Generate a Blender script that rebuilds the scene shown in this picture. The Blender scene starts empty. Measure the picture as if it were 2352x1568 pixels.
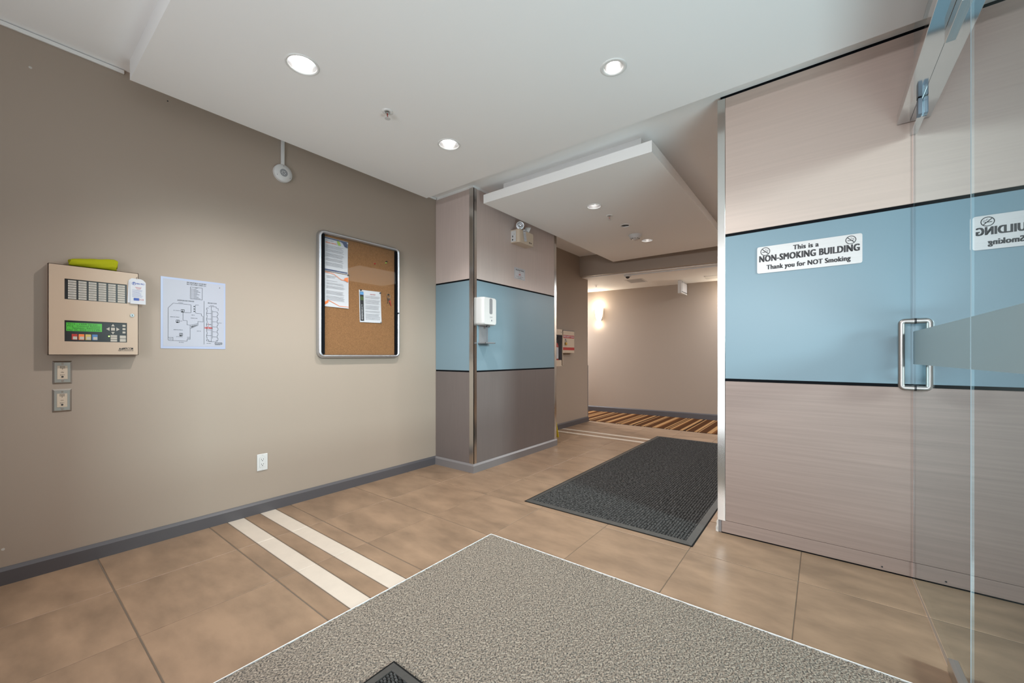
import bpy, bmesh, math, random
import numpy as np
from mathutils import Vector, Matrix

random.seed(7)
S = bpy.context.scene
COL = S.collection
R = math.radians

# ------------------------------------------------------------------ camera
F_PX, YAW, HY, CAM_H = 924.88, 0.656131, 816.67, 1.07
cd = bpy.data.cameras.new('camera')
cd.sensor_width = 36.0
cd.lens = F_PX / 2352 * 36.0
cd.shift_y = (HY - 784.0) / 2352
cd.clip_start = 0.02
cam = bpy.data.objects.new('camera', cd)
COL.objects.link(cam)
cam.location = (0, 0, CAM_H)
cam.rotation_euler = (R(90), 0, YAW)
S.camera = cam

# ------------------------------------------------------------------ sky, daylight, exposure
W = bpy.data.worlds.new('sky'); S.world = W; W.use_nodes = True
wn = W.node_tree.nodes; wl = W.node_tree.links
bg = wn['Background']
bg.inputs['Color'].default_value = (0.90, 0.95, 1.0, 1)
# light levels: sky, daylight from the front and from the glazed side, upward fill, lamps and corridor fill
P = dict(sky=0.45, front=340, side=740, pave=172, upfill2=98, down=74, passage=34, corr=90, sconce=6, lobby=26)
bg.inputs['Strength'].default_value = P['sky']

def area(name, loc, rot, sx, sy, power, col):
    l = bpy.data.lights.new(name, 'AREA'); l.shape = 'RECTANGLE'
    l.size = sx; l.size_y = sy; l.energy = power; l.color = col
    o = bpy.data.objects.new(name, l); COL.objects.link(o)
    o.location = loc; o.rotation_euler = rot
    return o
# daylight reaching the entrance from the open sky in front of it and to its glazed side
area('daylight_front', (-0.5, -4.2, 2.20), (R(90), 0, 0), 3.0, 1.3, P['front'], (0.96, 0.98, 1.0))
area('daylight_side', (6.0, 1.0, 3.0), (R(82), 0, R(90)), 1.0, 1.4, P['side'], (0.97, 0.98, 1.0))
# upward fill lamps added to lift the ceiling, in place of pavement bounce
area('ceiling_fill', (-0.6, -2.7, 0.03), (R(180), 0, 0), 3.4, 2.2, P['pave'], (0.90, 0.955, 1.0))
area('ceiling_fill', (1.4, 1.1, 0.03), (R(180), 0, 0), 1.8, 1.2, P['upfill2'], (0.90, 0.955, 1.0))
# unseen fill lamps added to brighten the corridor, left and right of the view
area('corridor_fill', (-4.6, 6.55, 2.29), (0, 0, 0), 1.2, 0.3, P['corr']*1.3, (0.94, 0.97, 1.0))
area('corridor_fill', (-0.40, 6.90, 2.29), (0, 0, 0), 1.0, 0.3, P['corr']*0.6, (0.94, 0.97, 1.0))
# lamp of the lift lobby that opens to the right of the passage
area('lobby_lamp', (0.7, 4.4, 2.55), (0, 0, 0), 1.4, 1.4, P['lobby'], (1.0, 0.95, 0.88))

S.view_settings.view_transform = 'Standard'
S.view_settings.look = 'None'
S.view_settings.exposure = 0.0
S.view_settings.gamma = 1.0
S.view_settings.use_curve_mapping = False
S.cycles.diffuse_bounces = 7
S.cycles.glossy_bounces = 6
S.cycles.max_bounces = 14
S.cycles.transparent_max_bounces = 16
S.cycles.caustics_reflective = False
S.cycles.caustics_refractive = False
S.cycles.sample_clamp_indirect = 6.0

# ------------------------------------------------------------------ mesh helpers
def frame(o, right, up, n):
    M = Matrix.Identity(4)
    for i, v in enumerate((right, up, n)):
        for k in range(3): M[k][i] = v[k]
    for k in range(3): M[k][3] = o[k]
    return M
I4 = Matrix.Identity(4)
def on_x(x, y=0, z=0):      # surface facing +x: a = y, b = z, c = out
    return frame((x, y, z), (0, 1, 0), (0, 0, 1), (1, 0, 0))
def on_y(y, x=0, z=0):      # surface facing -y: a = x, b = z, c = out
    return frame((x, y, z), (1, 0, 0), (0, 0, 1), (0, -1, 0))
def on_ceil(z, x=0, y=0):   # facing down: a = x, b = -y, c = down
    return frame((x, y, z), (1, 0, 0), (0, -1, 0), (0, 0, -1))

class MB:
    def __init__(s):
        s.v = []; s.f = []; s.m = []; s.s = []
    def add(s, vs, fs, M=I4, mat=0, smooth=False):
        o = len(s.v)
        s.v += [tuple(M @ Vector(p)) for p in vs]
        for f in fs:
            s.f.append(tuple(o + i for i in f)); s.m.append(mat); s.s.append(smooth)
        return s
    def box(s, a0, a1, b0, b1, c0, c1, M=I4, bevel=0.0, mat=0):
        if bevel <= 0:
            vs = [(a, b, c) for a in (a0, a1) for b in (b0, b1) for c in (c0, c1)]
            fs = [(0,1,3,2),(4,6,7,5),(0,4,5,1),(2,3,7,6),(0,2,6,4),(1,5,7,3)]
            return s.add(vs, fs, M, mat)
        h = [(a1-a0)/2, (b1-b0)/2, (c1-c0)/2]; c = [(a1+a0)/2, (b1+b0)/2, (c1+c0)/2]
        bv = min(bevel, 0.49*min(h)*2)
        idx = {}; vs = []
        for sx in (-1,1):
            for sy in (-1,1):
                for sz in (-1,1):
                    for ax in range(3):
                        p = [sx*(h[0]-bv), sy*(h[1]-bv), sz*(h[2]-bv)]
                        p[ax] = (sx,sy,sz)[ax]*h[ax]
                        idx[(sx,sy,sz,ax)] = len(vs)
                        vs.append((p[0]+c[0], p[1]+c[1], p[2]+c[2]))
        fs = []
        for ax in range(3):
            o1, o2 = (ax+1)%3, (ax+2)%3
            for sg in (-1,1):
                q = []
                for (u, w) in ((-1,-1),(1,-1),(1,1),(-1,1)):
                    k = [0,0,0]; k[ax]=sg; k[o1]=u; k[o2]=w
                    q.append(idx[(k[0],k[1],k[2],ax)])
                fs.append(tuple(q if sg>0 else q[::-1]))
            for u in (-1,1):
                for w in (-1,1):
                    q = []
                    for (sg, side) in ((-1,o1),(1,o1),(1,o2),(-1,o2)):
                        k = [0,0,0]; k[ax]=sg; k[o1]=u; k[o2]=w
                        q.append(idx[(k[0],k[1],k[2],side)])
                    fs.append(tuple(q if u*w<0 else q[::-1]))
        for sx in (-1,1):
            for sy in (-1,1):
                for sz in (-1,1):
                    q = [idx[(sx,sy,sz,a)] for a in range(3)]
                    fs.append(tuple(q if sx*sy*sz>0 else q[::-1]))
        return s.add(vs, fs, M, mat)
    def lathe(s, prof, n=24, M=I4, ca=0, cb=0, mat=0, smooth=True, arc=None):
        # prof: list of (r, c); around the c axis
        full = arc is None
        a0, a1 = (0, 2*math.pi) if full else arc
        k = n if full else n+1
        vs = []
        for (r, c) in prof:
            for i in range(k):
                t = a0 + (a1-a0)*i/n
                vs.append((ca + r*math.cos(t), cb + r*math.sin(t), c))
        fs = []
        for j in range(len(prof)-1):
            for i in range(n):
                i2 = (i+1) % k if full else i+1
                fs.append((j*k+i, j*k+i2, (j+1)*k+i2, (j+1)*k+i))
        return s.add(vs, fs, M, mat, smooth)
    def cyl(s, ca, cb, c0, c1, r, n=20, M=I4, r1=None, mat=0):
        r1 = r if r1 is None else r1
        s.lathe([(r, c0), (r1, c1)], n, M, ca, cb, mat)
        for rr, c, rev in ((r, c0, True), (r1, c1, False)):
            vs = [(ca + rr*math.cos(2*math.pi*i/n), cb + rr*math.sin(2*math.pi*i/n), c) for i in range(n)]
            f = tuple(range(n))
            s.add(vs, [f[::-1] if rev else f], M, mat)
        return s
    def prism(s, poly, c0, c1, M=I4, mat=0):
        n = len(poly)
        vs = [(p[0], p[1], c0) for p in poly] + [(p[0], p[1], c1) for p in poly]
        fs = [tuple(range(n))[::-1], tuple(range(n, 2*n))]
        fs += [(i, (i+1)%n, n+(i+1)%n, n+i) for i in range(n)]
        return s.add(vs, fs, M, mat)
    def tube(s, pts, r, n=12, mat=0, cap=True):
        pts = [Vector(p) for p in pts]
        rs = r if isinstance(r, (list, tuple)) else [r]*len(pts)
        vs = []; up = None
        for i, p in enumerate(pts):
            d = (pts[min(i+1, len(pts)-1)] - pts[max(i-1, 0)]).normalized()
            if up is None:
                up = d.orthogonal().normalized()
            up = (up - d*up.dot(d)).normalized()
            w = d.cross(up)
            for k in range(n):
                t = 2*math.pi*k/n
                vs.append(p + (up*math.cos(t) + w*math.sin(t))*rs[i])
        fs = []
        for j in range(len(pts)-1):
            for k in range(n):
                k2 = (k+1)%n
                fs.append((j*n+k, j*n+k2, (j+1)*n+k2, (j+1)*n+k))
        s.add(vs, fs, I4, mat, True)
        if cap:
            s.add(vs[:n], [tuple(range(n))[::-1]], I4, mat)
            s.add(vs[-n:], [tuple(range(n))], I4, mat)
        return s
    def quad(s, a0, a1, b0, b1, c, M=I4, mat=0):
        return s.add([(a0,b0,c),(a1,b0,c),(a1,b1,c),(a0,b1,c)], [(0,1,2,3)], M, mat)

def rounded(a0, a1, b0, b1, r, n=5):
    P = []
    for (cx, cy, t0) in ((a1-r, b1-r, 0), (a0+r, b1-r, 90), (a0+r, b0+r, 180), (a1-r, b0+r, 270)):
        for i in range(n+1):
            t = R(t0 + 90*i/n); P.append((cx + r*math.cos(t), cy + r*math.sin(t)))
    return P

BASE = {}
def build(name, mb, mats, parent=None, **props):
    if not isinstance(mats, (list, tuple)): mats = [mats]
    off = BASE.get(parent.name, Vector((0,0,0))) if parent else Vector((0,0,0))
    me = bpy.data.meshes.new(name)
    vs = [(p[0]-off.x, p[1]-off.y, p[2]-off.z) for p in mb.v]
    me.from_pydata(vs, [], mb.f)
    for m in mats: me.materials.append(m)
    me.polygons.foreach_set('material_index', mb.m)
    me.polygons.foreach_set('use_smooth', mb.s)
    me.update()
    o = bpy.data.objects.new(name, me); COL.objects.link(o)
    if parent:
        o.parent = parent
    BASE[o.name] = off.copy()
    for k, v in props.items(): o[k] = v
    return o
def thing(name, label, cat, loc, group=None):
    o = bpy.data.objects.new(name, None); COL.objects.link(o)
    o.empty_display_size = 0.05
    o.location = loc; o['label'] = label; o['category'] = cat
    if group: o['group'] = group
    BASE[o.name] = Vector(loc)
    return o
def tag(o, label, cat, group=None):
    o['label'] = label; o['category'] = cat
    if group: o['group'] = group
    return o
def struct(name, mb, mats, parent=None):
    return build(name, mb, mats, parent, kind='structure') if parent is None else build(name, mb, mats, parent)
def copy_thing(root, loc, label, group=None):
    c = root.copy(); COL.objects.link(c); c.location = loc; c['label'] = label
    if group: c['group'] = group
    for ch in list(root.children):
        k = ch.copy(); COL.objects.link(k); k.parent = c
        for g in list(ch.children):
            d = g.copy(); COL.objects.link(d); d.parent = k
    return c

def text(s, size, M, a=0, b=0, c=0.0004, bold=0.0, squeeze=1.0, align='CENTER', mb=None, mat=0, width=None, spacing=1.0):
    cu = bpy.data.curves.new('t', 'FONT'); cu.body = s; cu.size = 1.0
    cu.align_x = align; cu.align_y = 'CENTER'; cu.offset = bold; cu.resolution_u = 3; cu.fill_mode = 'FRONT'; cu.space_character = spacing
    o = bpy.data.objects.new('t', cu); COL.objects.link(o)
    dg = bpy.context.evaluated_depsgraph_get()
    me = bpy.data.meshes.new_from_object(o.evaluated_get(dg))
    vs = np.array([v.co[:] for v in me.vertices]).reshape(-1, 3)
    fs = [tuple(p.vertices) for p in me.polygons]
    bpy.data.objects.remove(o); bpy.data.curves.remove(cu); bpy.data.meshes.remove(me)
    mb = mb or MB()
    if len(vs) == 0: return mb
    sx = size*squeeze
    if width: sx = width / max(1e-6, vs[:,0].max()-vs[:,0].min())
    mb.add([(a + x*sx, b + y*size, c) for x, y, z in vs], fs, M, mat)
    return mb

# ------------------------------------------------------------------ materials
def mat(name, col, rough=0.6, metal=0.0, spec=0.5, emit=None, estr=0.0, var=0.0, vscale=(6,6,6),
        detail=4.0, bump=0.0, bscale=200.0, col2=None, aniso=0.0, coat=0.0, rand=0.0):
    m = bpy.data.materials.new(name); m.use_nodes = True
    n = m.node_tree.nodes; l = m.node_tree.links; p = n['Principled BSDF']
    p.inputs['Base Color'].default_value = (*col, 1)
    p.inputs['Roughness'].default_value = rough
    p.inputs['Metallic'].default_value = metal
    p.inputs['Specular IOR Level'].default_value = spec
    if coat: p.inputs['Coat Weight'].default_value = coat
    if emit:
        p.inputs['Emission Color'].default_value = (*emit, 1)
        p.inputs['Emission Strength'].default_value = estr
    tc = None
    if var or bump:
        tc = n.new('ShaderNodeTexCoord')
    if var:
        mp = n.new('ShaderNodeMapping'); mp.inputs['Scale'].default_value = vscale
        nz = n.new('ShaderNodeTexNoise'); nz.inputs['Scale'].default_value = 1.0; nz.inputs['Detail'].default_value = detail
        nz.inputs['Roughness'].default_value = 0.6
        src = tc.outputs['Object']
        if rand:
            oi = n.new('ShaderNodeObjectInfo'); ad = n.new('ShaderNodeVectorMath'); ad.operation = 'ADD'
            mu = n.new('ShaderNodeMath'); mu.operation = 'MULTIPLY'; mu.inputs[1].default_value = 37.0
            l.new(oi.outputs['Random'], mu.inputs[0]); l.new(src, ad.inputs[0]); l.new(mu.outputs[0], ad.inputs[1])
            src = ad.outputs[0]
        l.new(src, mp.inputs['Vector']); l.new(mp.outputs[0], nz.inputs['Vector'])
        rp = n.new('ShaderNodeValToRGB')
        c2 = col2 or tuple(max(0, c*(1-var)) for c in col)
        c1 = tuple(min(1, c*(1+var*0.6)) for c in col)
        rp.color_ramp.elements[0].position = 0.32; rp.color_ramp.elements[0].color = (*c2, 1)
        rp.color_ramp.elements[1].position = 0.68; rp.color_ramp.elements[1].color = (*c1, 1)
        l.new(nz.outputs['Fac'], rp.inputs[0]); l.new(rp.outputs[0], p.inputs['Base Color'])
    if bump:
        nb = n.new('ShaderNodeTexNoise'); nb.inputs['Scale'].default_value = bscale; nb.inputs['Detail'].default_value = 2
        l.new(tc.outputs['Object'], nb.inputs['Vector'])
        bp = n.new('ShaderNodeBump'); bp.inputs['Strength'].default_value = bump; bp.inputs['Distance'].default_value = 0.002
        l.new(nb.outputs['Fac'], bp.inputs['Height']); l.new(bp.outputs[0], p.inputs['Normal'])
    return m

def glass_mat(name, tint, boost=1.0):
    # architectural pane: Fresnel mix of a clear tinted transmission and a sharp reflection
    m = bpy.data.materials.new(name); m.use_nodes = True
    n = m.node_tree.nodes; l = m.node_tree.links; n.clear()
    out = n.new('ShaderNodeOutputMaterial')
    tr = n.new('ShaderNodeBsdfTransparent'); tr.inputs[0].default_value = (*tint, 1)
    gl = n.new('ShaderNodeBsdfGlossy'); gl.inputs['Roughness'].default_value = 0.0
    gl.inputs['Color'].default_value = (0.90, 0.97, 1.0, 1)
    fr = n.new('ShaderNodeFresnel'); fr.inputs['IOR'].default_value = 1.52
    # both faces of the pane: 2R/(1+R)
    a = n.new('ShaderNodeMath'); a.operation = 'ADD'; a.inputs[1].default_value = 1.0
    b = n.new('ShaderNodeMath'); b.operation = 'MULTIPLY'; b.inputs[1].default_value = 2.0*boost
    d = n.new('ShaderNodeMath'); d.operation = 'DIVIDE'; d.use_clamp = True
    l.new(fr.outputs[0], a.inputs[0]); l.new(fr.outputs[0], b.inputs[0])
    l.new(b.outputs[0], d.inputs[0]); l.new(a.outputs[0], d.inputs[1])
    ge = n.new('ShaderNodeNewGeometry')
    inv = n.new('ShaderNodeMath'); inv.operation = 'SUBTRACT'; inv.inputs[0].default_value = 1.0
    l.new(ge.outputs['Backfacing'], inv.inputs[1])
    mu = n.new('ShaderNodeMath'); mu.operation = 'MULTIPLY'
    l.new(d.outputs[0], mu.inputs[0]); l.new(inv.outputs[0], mu.inputs[1])
    mx = n.new('ShaderNodeMixShader')
    l.new(mu.outputs[0], mx.inputs[0]); l.new(tr.outputs[0], mx.inputs[1]); l.new(gl.outputs[0], mx.inputs[2])
    l.new(mx.outputs[0], out.inputs[0])
    return m

M = {}
M['wall'] = mat('taupe wall paint', (0.350, 0.286, 0.236), 0.55, spec=0.35, bump=0.06, bscale=350)
M['white'] = mat('ceiling paint', (0.90, 0.90, 0.90), 0.7, spec=0.25)
M['trimwhite'] = mat('white trim paint', (0.78, 0.78, 0.77), 0.45)
M['panel_up'] = mat('pale laminate', (0.57, 0.45, 0.395), 0.42, var=0.05, vscale=(1.5, 1.5, 70), detail=6)
M['panel_low'] = mat('rosy laminate', (0.275, 0.205, 0.178), 0.42, var=0.12, vscale=(1.5, 1.5, 60), detail=6)
M['col_up'] = mat('grey taupe laminate', (0.555, 0.462, 0.43), 0.40, var=0.05, vscale=(90, 90, 3), detail=5)
M['col_low'] = mat('dark taupe laminate', (0.152, 0.129, 0.124), 0.40, var=0.05, vscale=(90, 90, 3), detail=5)
M['blue'] = mat('back painted blue glass', (0.195, 0.285, 0.34), 0.33, spec=0.2)
M['black'] = mat('black reveal', (0.004, 0.005, 0.007), 0.7, spec=0.08)
M['steel'] = mat('brushed stainless', (0.66, 0.65, 0.63), 0.2, 1.0, bump=0.02, bscale=60)
M['steelsatin'] = mat('satin stainless', (0.60, 0.59, 0.57), 0.28, 1.0)
M['mirrorsteel'] = mat('polished steel', (0.62, 0.64, 0.65), 0.09, 1.0)
M['pull'] = mat('satin pull steel', (0.36, 0.345, 0.335), 0.42, 1.0)
M['latch'] = mat('pale latch', (0.16, 0.20, 0.25), 0.5)
M['plate'] = mat('worn steel plate', (0.42, 0.385, 0.35), 0.38, 1.0)
M['alu'] = mat('anodised aluminium', (0.60, 0.63, 0.68), 0.32, 1.0)
M['base'] = mat('charcoal baseboard paint', (0.085, 0.080, 0.088), 0.32)
M['base_lit'] = mat('lit copy of baseboard paint', (0.19, 0.18, 0.185), 0.36)  # lighter copy of the baseboard paint, the pillar's stronger light put into its colour
M['tile'] = mat('brown porcelain tile', (0.285, 0.190, 0.125), 0.36, spec=0.35, var=0.27, vscale=(3.5, 7.5, 3), detail=8, rand=1.0)
M['tilewhite'] = mat('cream porcelain tile', (0.61, 0.535, 0.46), 0.35, var=0.04, vscale=(12,12,3))
M['grout'] = mat('grout', (0.16, 0.125, 0.095), 0.9)
M['plaster'] = mat('chipped plaster', (0.58, 0.56, 0.53), 0.9, var=0.2, vscale=(60,60,60))
M['rubber'] = mat('black rubber', (0.055, 0.053, 0.050), 0.6, var=0.15, vscale=(30,30,5))
M['nub'] = mat('charcoal mat pile', (0.075, 0.073, 0.072), 0.95, spec=0.1, var=0.75, vscale=(55,55,10), detail=3)
M['matbase'] = mat('mat backing', (0.012, 0.012, 0.012), 0.95, spec=0.1)
M['cream'] = mat('cream enamel', (0.50, 0.375, 0.28), 0.38)
M['creambox'] = mat('cream box enamel', (0.56, 0.46, 0.36), 0.4)
M['blackplastic'] = mat('black plastic', (0.018, 0.018, 0.020), 0.35)
M['ink'] = mat('print black', (0.02, 0.02, 0.024), 0.6)
M['signink'] = mat('sign print', (0.022, 0.022, 0.026), 0.5)
M['inkgrey'] = mat('print grey', (0.25, 0.25, 0.28), 0.6)
M['inkblue'] = mat('print blue', (0.05, 0.10, 0.36), 0.6)
M['inknavy'] = mat('print navy', (0.07, 0.09, 0.17), 0.6)
M['inkred'] = mat('print red', (0.42, 0.03, 0.025), 0.6)
M['inkorange'] = mat('print orange', (0.80, 0.20, 0.05), 0.6)
M['inkgreen'] = mat('print green', (0.35, 0.50, 0.10), 0.6)
M['paper'] = mat('paper', (0.58, 0.59, 0.63), 0.7)
M['paperblue'] = mat('laminated map edge', (0.36, 0.40, 0.55), 0.25)
M['label'] = mat('label stock', (0.48, 0.44, 0.385), 0.6)
M['whiteplastic'] = mat('white plastic', (0.62, 0.62, 0.62), 0.35)
M['lcd'] = mat('lcd', (0.05, 0.30, 0.03), 0.3, emit=(0.10, 0.50, 0.06), estr=0.25)
M['led'] = mat('led', (0.3, 0.8, 0.1), 0.3, emit=(0.6, 1.0, 0.15), estr=4)
M['cork'] = mat('cork', (0.265, 0.135, 0.062), 0.85, spec=0.1, var=0.22, vscale=(140,140,140), detail=3)
M['hivis'] = mat('yellow cloth', (0.33, 0.335, 0.010), 0.8, spec=0.1, bump=0.6, bscale=60)
M['yellowplastic'] = mat('yellow plastic', (0.75, 0.62, 0.05), 0.5)
M['red'] = mat('red enamel', (0.45, 0.03, 0.02), 0.3)
M['brass'] = mat('brass', (0.55, 0.36, 0.10), 0.35, 1.0)
M['chrome'] = mat('chrome', (0.75, 0.75, 0.75), 0.1, 1.0)
M['greyin'] = mat('grey cabinet inside', (0.22, 0.22, 0.25), 0.6)
M['bulb'] = mat('lamp face', (1, 1, 1), 0.4, emit=(1.0, 0.97, 0.92), estr=14)
M['bowl'] = mat('downlight reflector', (0.85, 0.85, 0.86), 0.22, 1.0, emit=None)
M['darkbowl'] = mat('dark reflector', (0.42, 0.42, 0.42), 0.3, 0.9)
M['sconce'] = mat('lit sconce glass', (1, 0.95, 0.85), 0.5, emit=(1.0, 0.90, 0.72), estr=3.0)
M['pavement'] = mat('outdoor pavement', (0.02,0.019,0.018), 0.9)
M['facade'] = mat('dark outdoor stucco', (0.05, 0.047, 0.043), 0.9)
M['glass'] = glass_mat('clear pane', (0.80, 0.90, 0.90), 1.42)
M['glassedge'] = mat('polished glass edge', (0.24, 0.31, 0.34), 0.12, spec=0.9)
M['mappaper'] = mat('laminated map paper', (0.37, 0.37, 0.43), 0.35)
M['frost'] = mat('frosted film', (0.31, 0.43, 0.475), 0.45, spec=0.5)
M['signmetal'] = mat('brushed sign metal', (0.52, 0.515, 0.515), 0.45, 0.25, var=0.05, vscale=(8, 8, 300))
M['acrylic'] = glass_mat('acrylic door', (0.97, 0.97, 0.97), 0.15)
M['greyplastic'] = mat('grey clear plastic', (0.30, 0.31, 0.33), 0.25, 0.3)

def carpet_mat():
    m = bpy.data.materials.new('grey fleck carpet'); m.use_nodes = True
    n = m.node_tree.nodes; l = m.node_tree.links; p = n['Principled BSDF']
    p.inputs['Roughness'].default_value = 0.95; p.inputs['Specular IOR Level'].default_value = 0.05
    tc = n.new('ShaderNodeTexCoord')
    mp = n.new('ShaderNodeMapping'); mp.inputs['Scale'].default_value = (185, 150, 0); mp.inputs['Rotation'].default_value = (0, 0, -YAW)
    l.new(tc.outputs['Object'], mp.inputs[0])
    a = n.new('ShaderNodeTexNoise'); a.inputs['Scale'].default_value = 1.0; a.inputs['Detail'].default_value = 2.5
    l.new(mp.outputs[0], a.inputs['Vector'])
    r = n.new('ShaderNodeValToRGB'); e = r.color_ramp.elements
    e[0].position = 0.33; e[0].color = (0.055, 0.050, 0.046, 1)
    e[1].position = 0.62; e[1].color = (0.33, 0.280, 0.228, 1)
    k = e.new(0.44); k.color = (0.145, 0.127, 0.110, 1)
    k = e.new(0.52); k.color = (0.228, 0.195, 0.162, 1)
    l.new(a.outputs['Fac'], r.inputs[0]); l.new(r.outputs[0], p.inputs['Base Color'])
    return m
M['carpet'] = carpet_mat()

def stripe_mat():
    m = bpy.data.materials.new('striped hall carpet'); m.use_nodes = True
    n = m.node_tree.nodes; l = m.node_tree.links; p = n['Principled BSDF']
    p.inputs['Roughness'].default_value = 0.95; p.inputs['Specular IOR Level'].default_value = 0.05
    tc = n.new('ShaderNodeTexCoord'); sp = n.new('ShaderNodeSeparateXYZ'); l.new(tc.outputs['Object'], sp.inputs[0])
    # position inside a 0.75 m repeat, read as stripes of uneven width
    sc = n.new('ShaderNodeMath'); sc.operation = 'MULTIPLY'; sc.inputs[1].default_value = 1/0.75
    fr = n.new('ShaderNodeMath'); fr.operation = 'FRACT'
    l.new(sp.outputs['X'], sc.inputs[0]); l.new(sc.outputs[0], fr.inputs[0])
    r = n.new('ShaderNodeValToRGB'); r.color_ramp.interpolation = 'CONSTANT'
    tan, brn, rust, dk = (0.29, 0.165, 0.075, 1), (0.058, 0.024, 0.010, 1), (0.12, 0.048, 0.017, 1), (0.035, 0.016, 0.008, 1)
    seq = [(0, brn), (.10, tan), (.15, brn), (.17, tan), (.19, brn), (.32, tan), (.40, rust), (.44, brn), (.55, tan), (.58, brn),
           (.61, tan), (.63, brn), (.66, tan), (.70, rust), (.73, brn), (.84, tan), (.90, dk), (.95, tan), (.975, brn)]
    e = r.color_ramp.elements
    e[0].position = 0; e[0].color = seq[0][1]; e[1].position = seq[1][0]; e[1].color = seq[1][1]
    for ps, c in seq[2:]:
        k = e.new(ps); k.color = c
    l.new(fr.outputs[0], r.inputs[0]); l.new(r.outputs[0], p.inputs['Base Color'])
    return m
M['stripe'] = stripe_mat()

# ------------------------------------------------------------------ dimensions (metres, camera above the origin)
LW = -3.035          # left wall plane
RWY = 2.70           # plane of the sign wall and of the pillar's near face
CX = -2.525          # pillar face towards the passage
GX = 0.352           # glass plane
CZ = 2.635           # upper ceiling
SZ = 2.53            # underside of the entry slab
KZ = 2.45            # underside of the passage slab
YB = -1.4            # entrance wall behind the camera

# ------------------------------------------------------------------ floor, tiles
XS = [LW, -2.557, -2.0635, -1.570, -1.0765, -0.583, -0.0895, 0.345]
YS = [-1.4, -1.127, -0.635, -0.143, 0.349, 0.838]
ST1 = [(0.838, 0.933, 0), (0.933, 1.030, 1), (1.030, 1.1225, 0), (1.1225, 1.2235, 1), (1.2235, 1.321, 0)]
YS2 = [1.321, 1.820, 2.345, 2.84, 3.335, 3.83, 4.325, 4.82]
ST2 = [(4.82, 4.900, 0), (4.900, 4.975, 1), (4.975, 5.110, 0), (5.110, 5.185, 1), (5.185, 5.26, 0)]
YS3 = [5.26, 5.64, 6.02]
rows = [(YS[i], YS[i+1], 0) for i in range(len(YS)-1)] + ST1 + [(YS2[i], YS2[i+1], 0) for i in range(len(YS2)-1)] + ST2 \
     + [(YS3[i], YS3[i+1], 0) for i in range(len(YS3)-1)]
fb = MB(); fb.box(-7.0, 3.4, YB-0.1, 7.9, -0.12, -0.0025)
floor = struct('floor', fb, M['grout'])
def tile(x0, x1, y0, y1, white):
    t = MB(); t.box(x0+0.0016, x1-0.0016, y0+0.003, y1-0.003, -0.008, 0.0, bevel=0.0016)
    o = build('tile', t, M['tilewhite' if white else 'tile'], floor)
    return o
for (y0, y1, wh) in rows:
    for i in range(len(XS)-1):
        x0, x1 = XS[i], XS[i+1]
        if x1 <= CX-0.03 and y0 >= 2.8 and y1 <= 4.2: continue
        if y1 <= 1.83 and x0 >= -1.575: continue              # recessed carpet
        if y0 > 2.8 and x0 > -0.6: continue                   # behind the sign wall
        tile(x0, x1, y0, y1, wh)

b = MB(); b.box(-0.58, 2.0, 2.845, 6.015, -0.004, 0.0); build('lobby_floor', b, M['tile'], floor)
# corridor carpet
cb = MB(); cb.prism([(-6.98, 6.02), (1.98, 6.06), (1.98, 7.58), (-6.98, 6.865)], -0.002, 0.004)
hc = tag(build('hall_carpet', cb, M['stripe']), 'brown and tan striped carpet running along the far corridor', 'carpet')

# recessed entrance carpet with a bumpy loop pile
CX0, CX1, CY0, CY1 = -1.565, 0.335, -1.30, 1.828
ct = thing('entrance_carpet', 'grey flecked loop-pile carpet set into the tiled floor by the glass door', 'carpet', (CX0, CY1, 0))
b = MB(); b.box(CX0, CX1, CY0, CY1, -0.003, 0.003); build('backing', b, M['matbase'], ct)
st = 0.0065
nx, ny = int((CX1-CX0-0.01)/st), int((CY1-0.25-0.005)/st)      # nothing nearer than y = 0.25 is in view
gx = np.linspace(CX0+0.004, CX1-0.004, nx); gy = np.linspace(0.25, CY1-0.004, ny)
rng = np.random.default_rng(3)
X, Y = np.meshgrid(gx, gy)
Z = 0.0035 + rng.random(X.shape)*0.0045
X = X + (rng.random(X.shape)-0.5)*0.003; Y = Y + (rng.random(X.shape)-0.5)*0.003
vv = np.stack([X-CX0, Y-CY1, Z], -1).reshape(-1, 3)
ii = (np.arange(ny-1)[:, None]*nx + np.arange(nx-1)[None, :]).ravel()
ff = np.stack([ii, ii+1, ii+nx+1, ii+nx], -1)
me = bpy.data.meshes.new('pile')
me.from_pydata(vv.tolist(), [], ff.tolist()); me.materials.append(M['carpet']); me.update()
po = bpy.data.objects.new('pile', me); COL.objects.link(po); po.parent = ct; po['kind'] = 'stuff'
b = MB(); b.box(CX0, CX1, CY0, 0.25, 0.003, 0.006); build('pile_margin', b, M['carpet'], ct)
b = MB(); b.box(CX0-0.003, CX0+0.001, CY0, CY1+0.003, -0.003, 0.0075); build('edge_strip', b, M['trimwhite'], ct)
b = MB(); b.box(CX0-0.003, CX1, CY1-0.001, CY1+0.003, -0.003, 0.0075); build('edge_strip', b, M['trimwhite'], ct)

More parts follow.
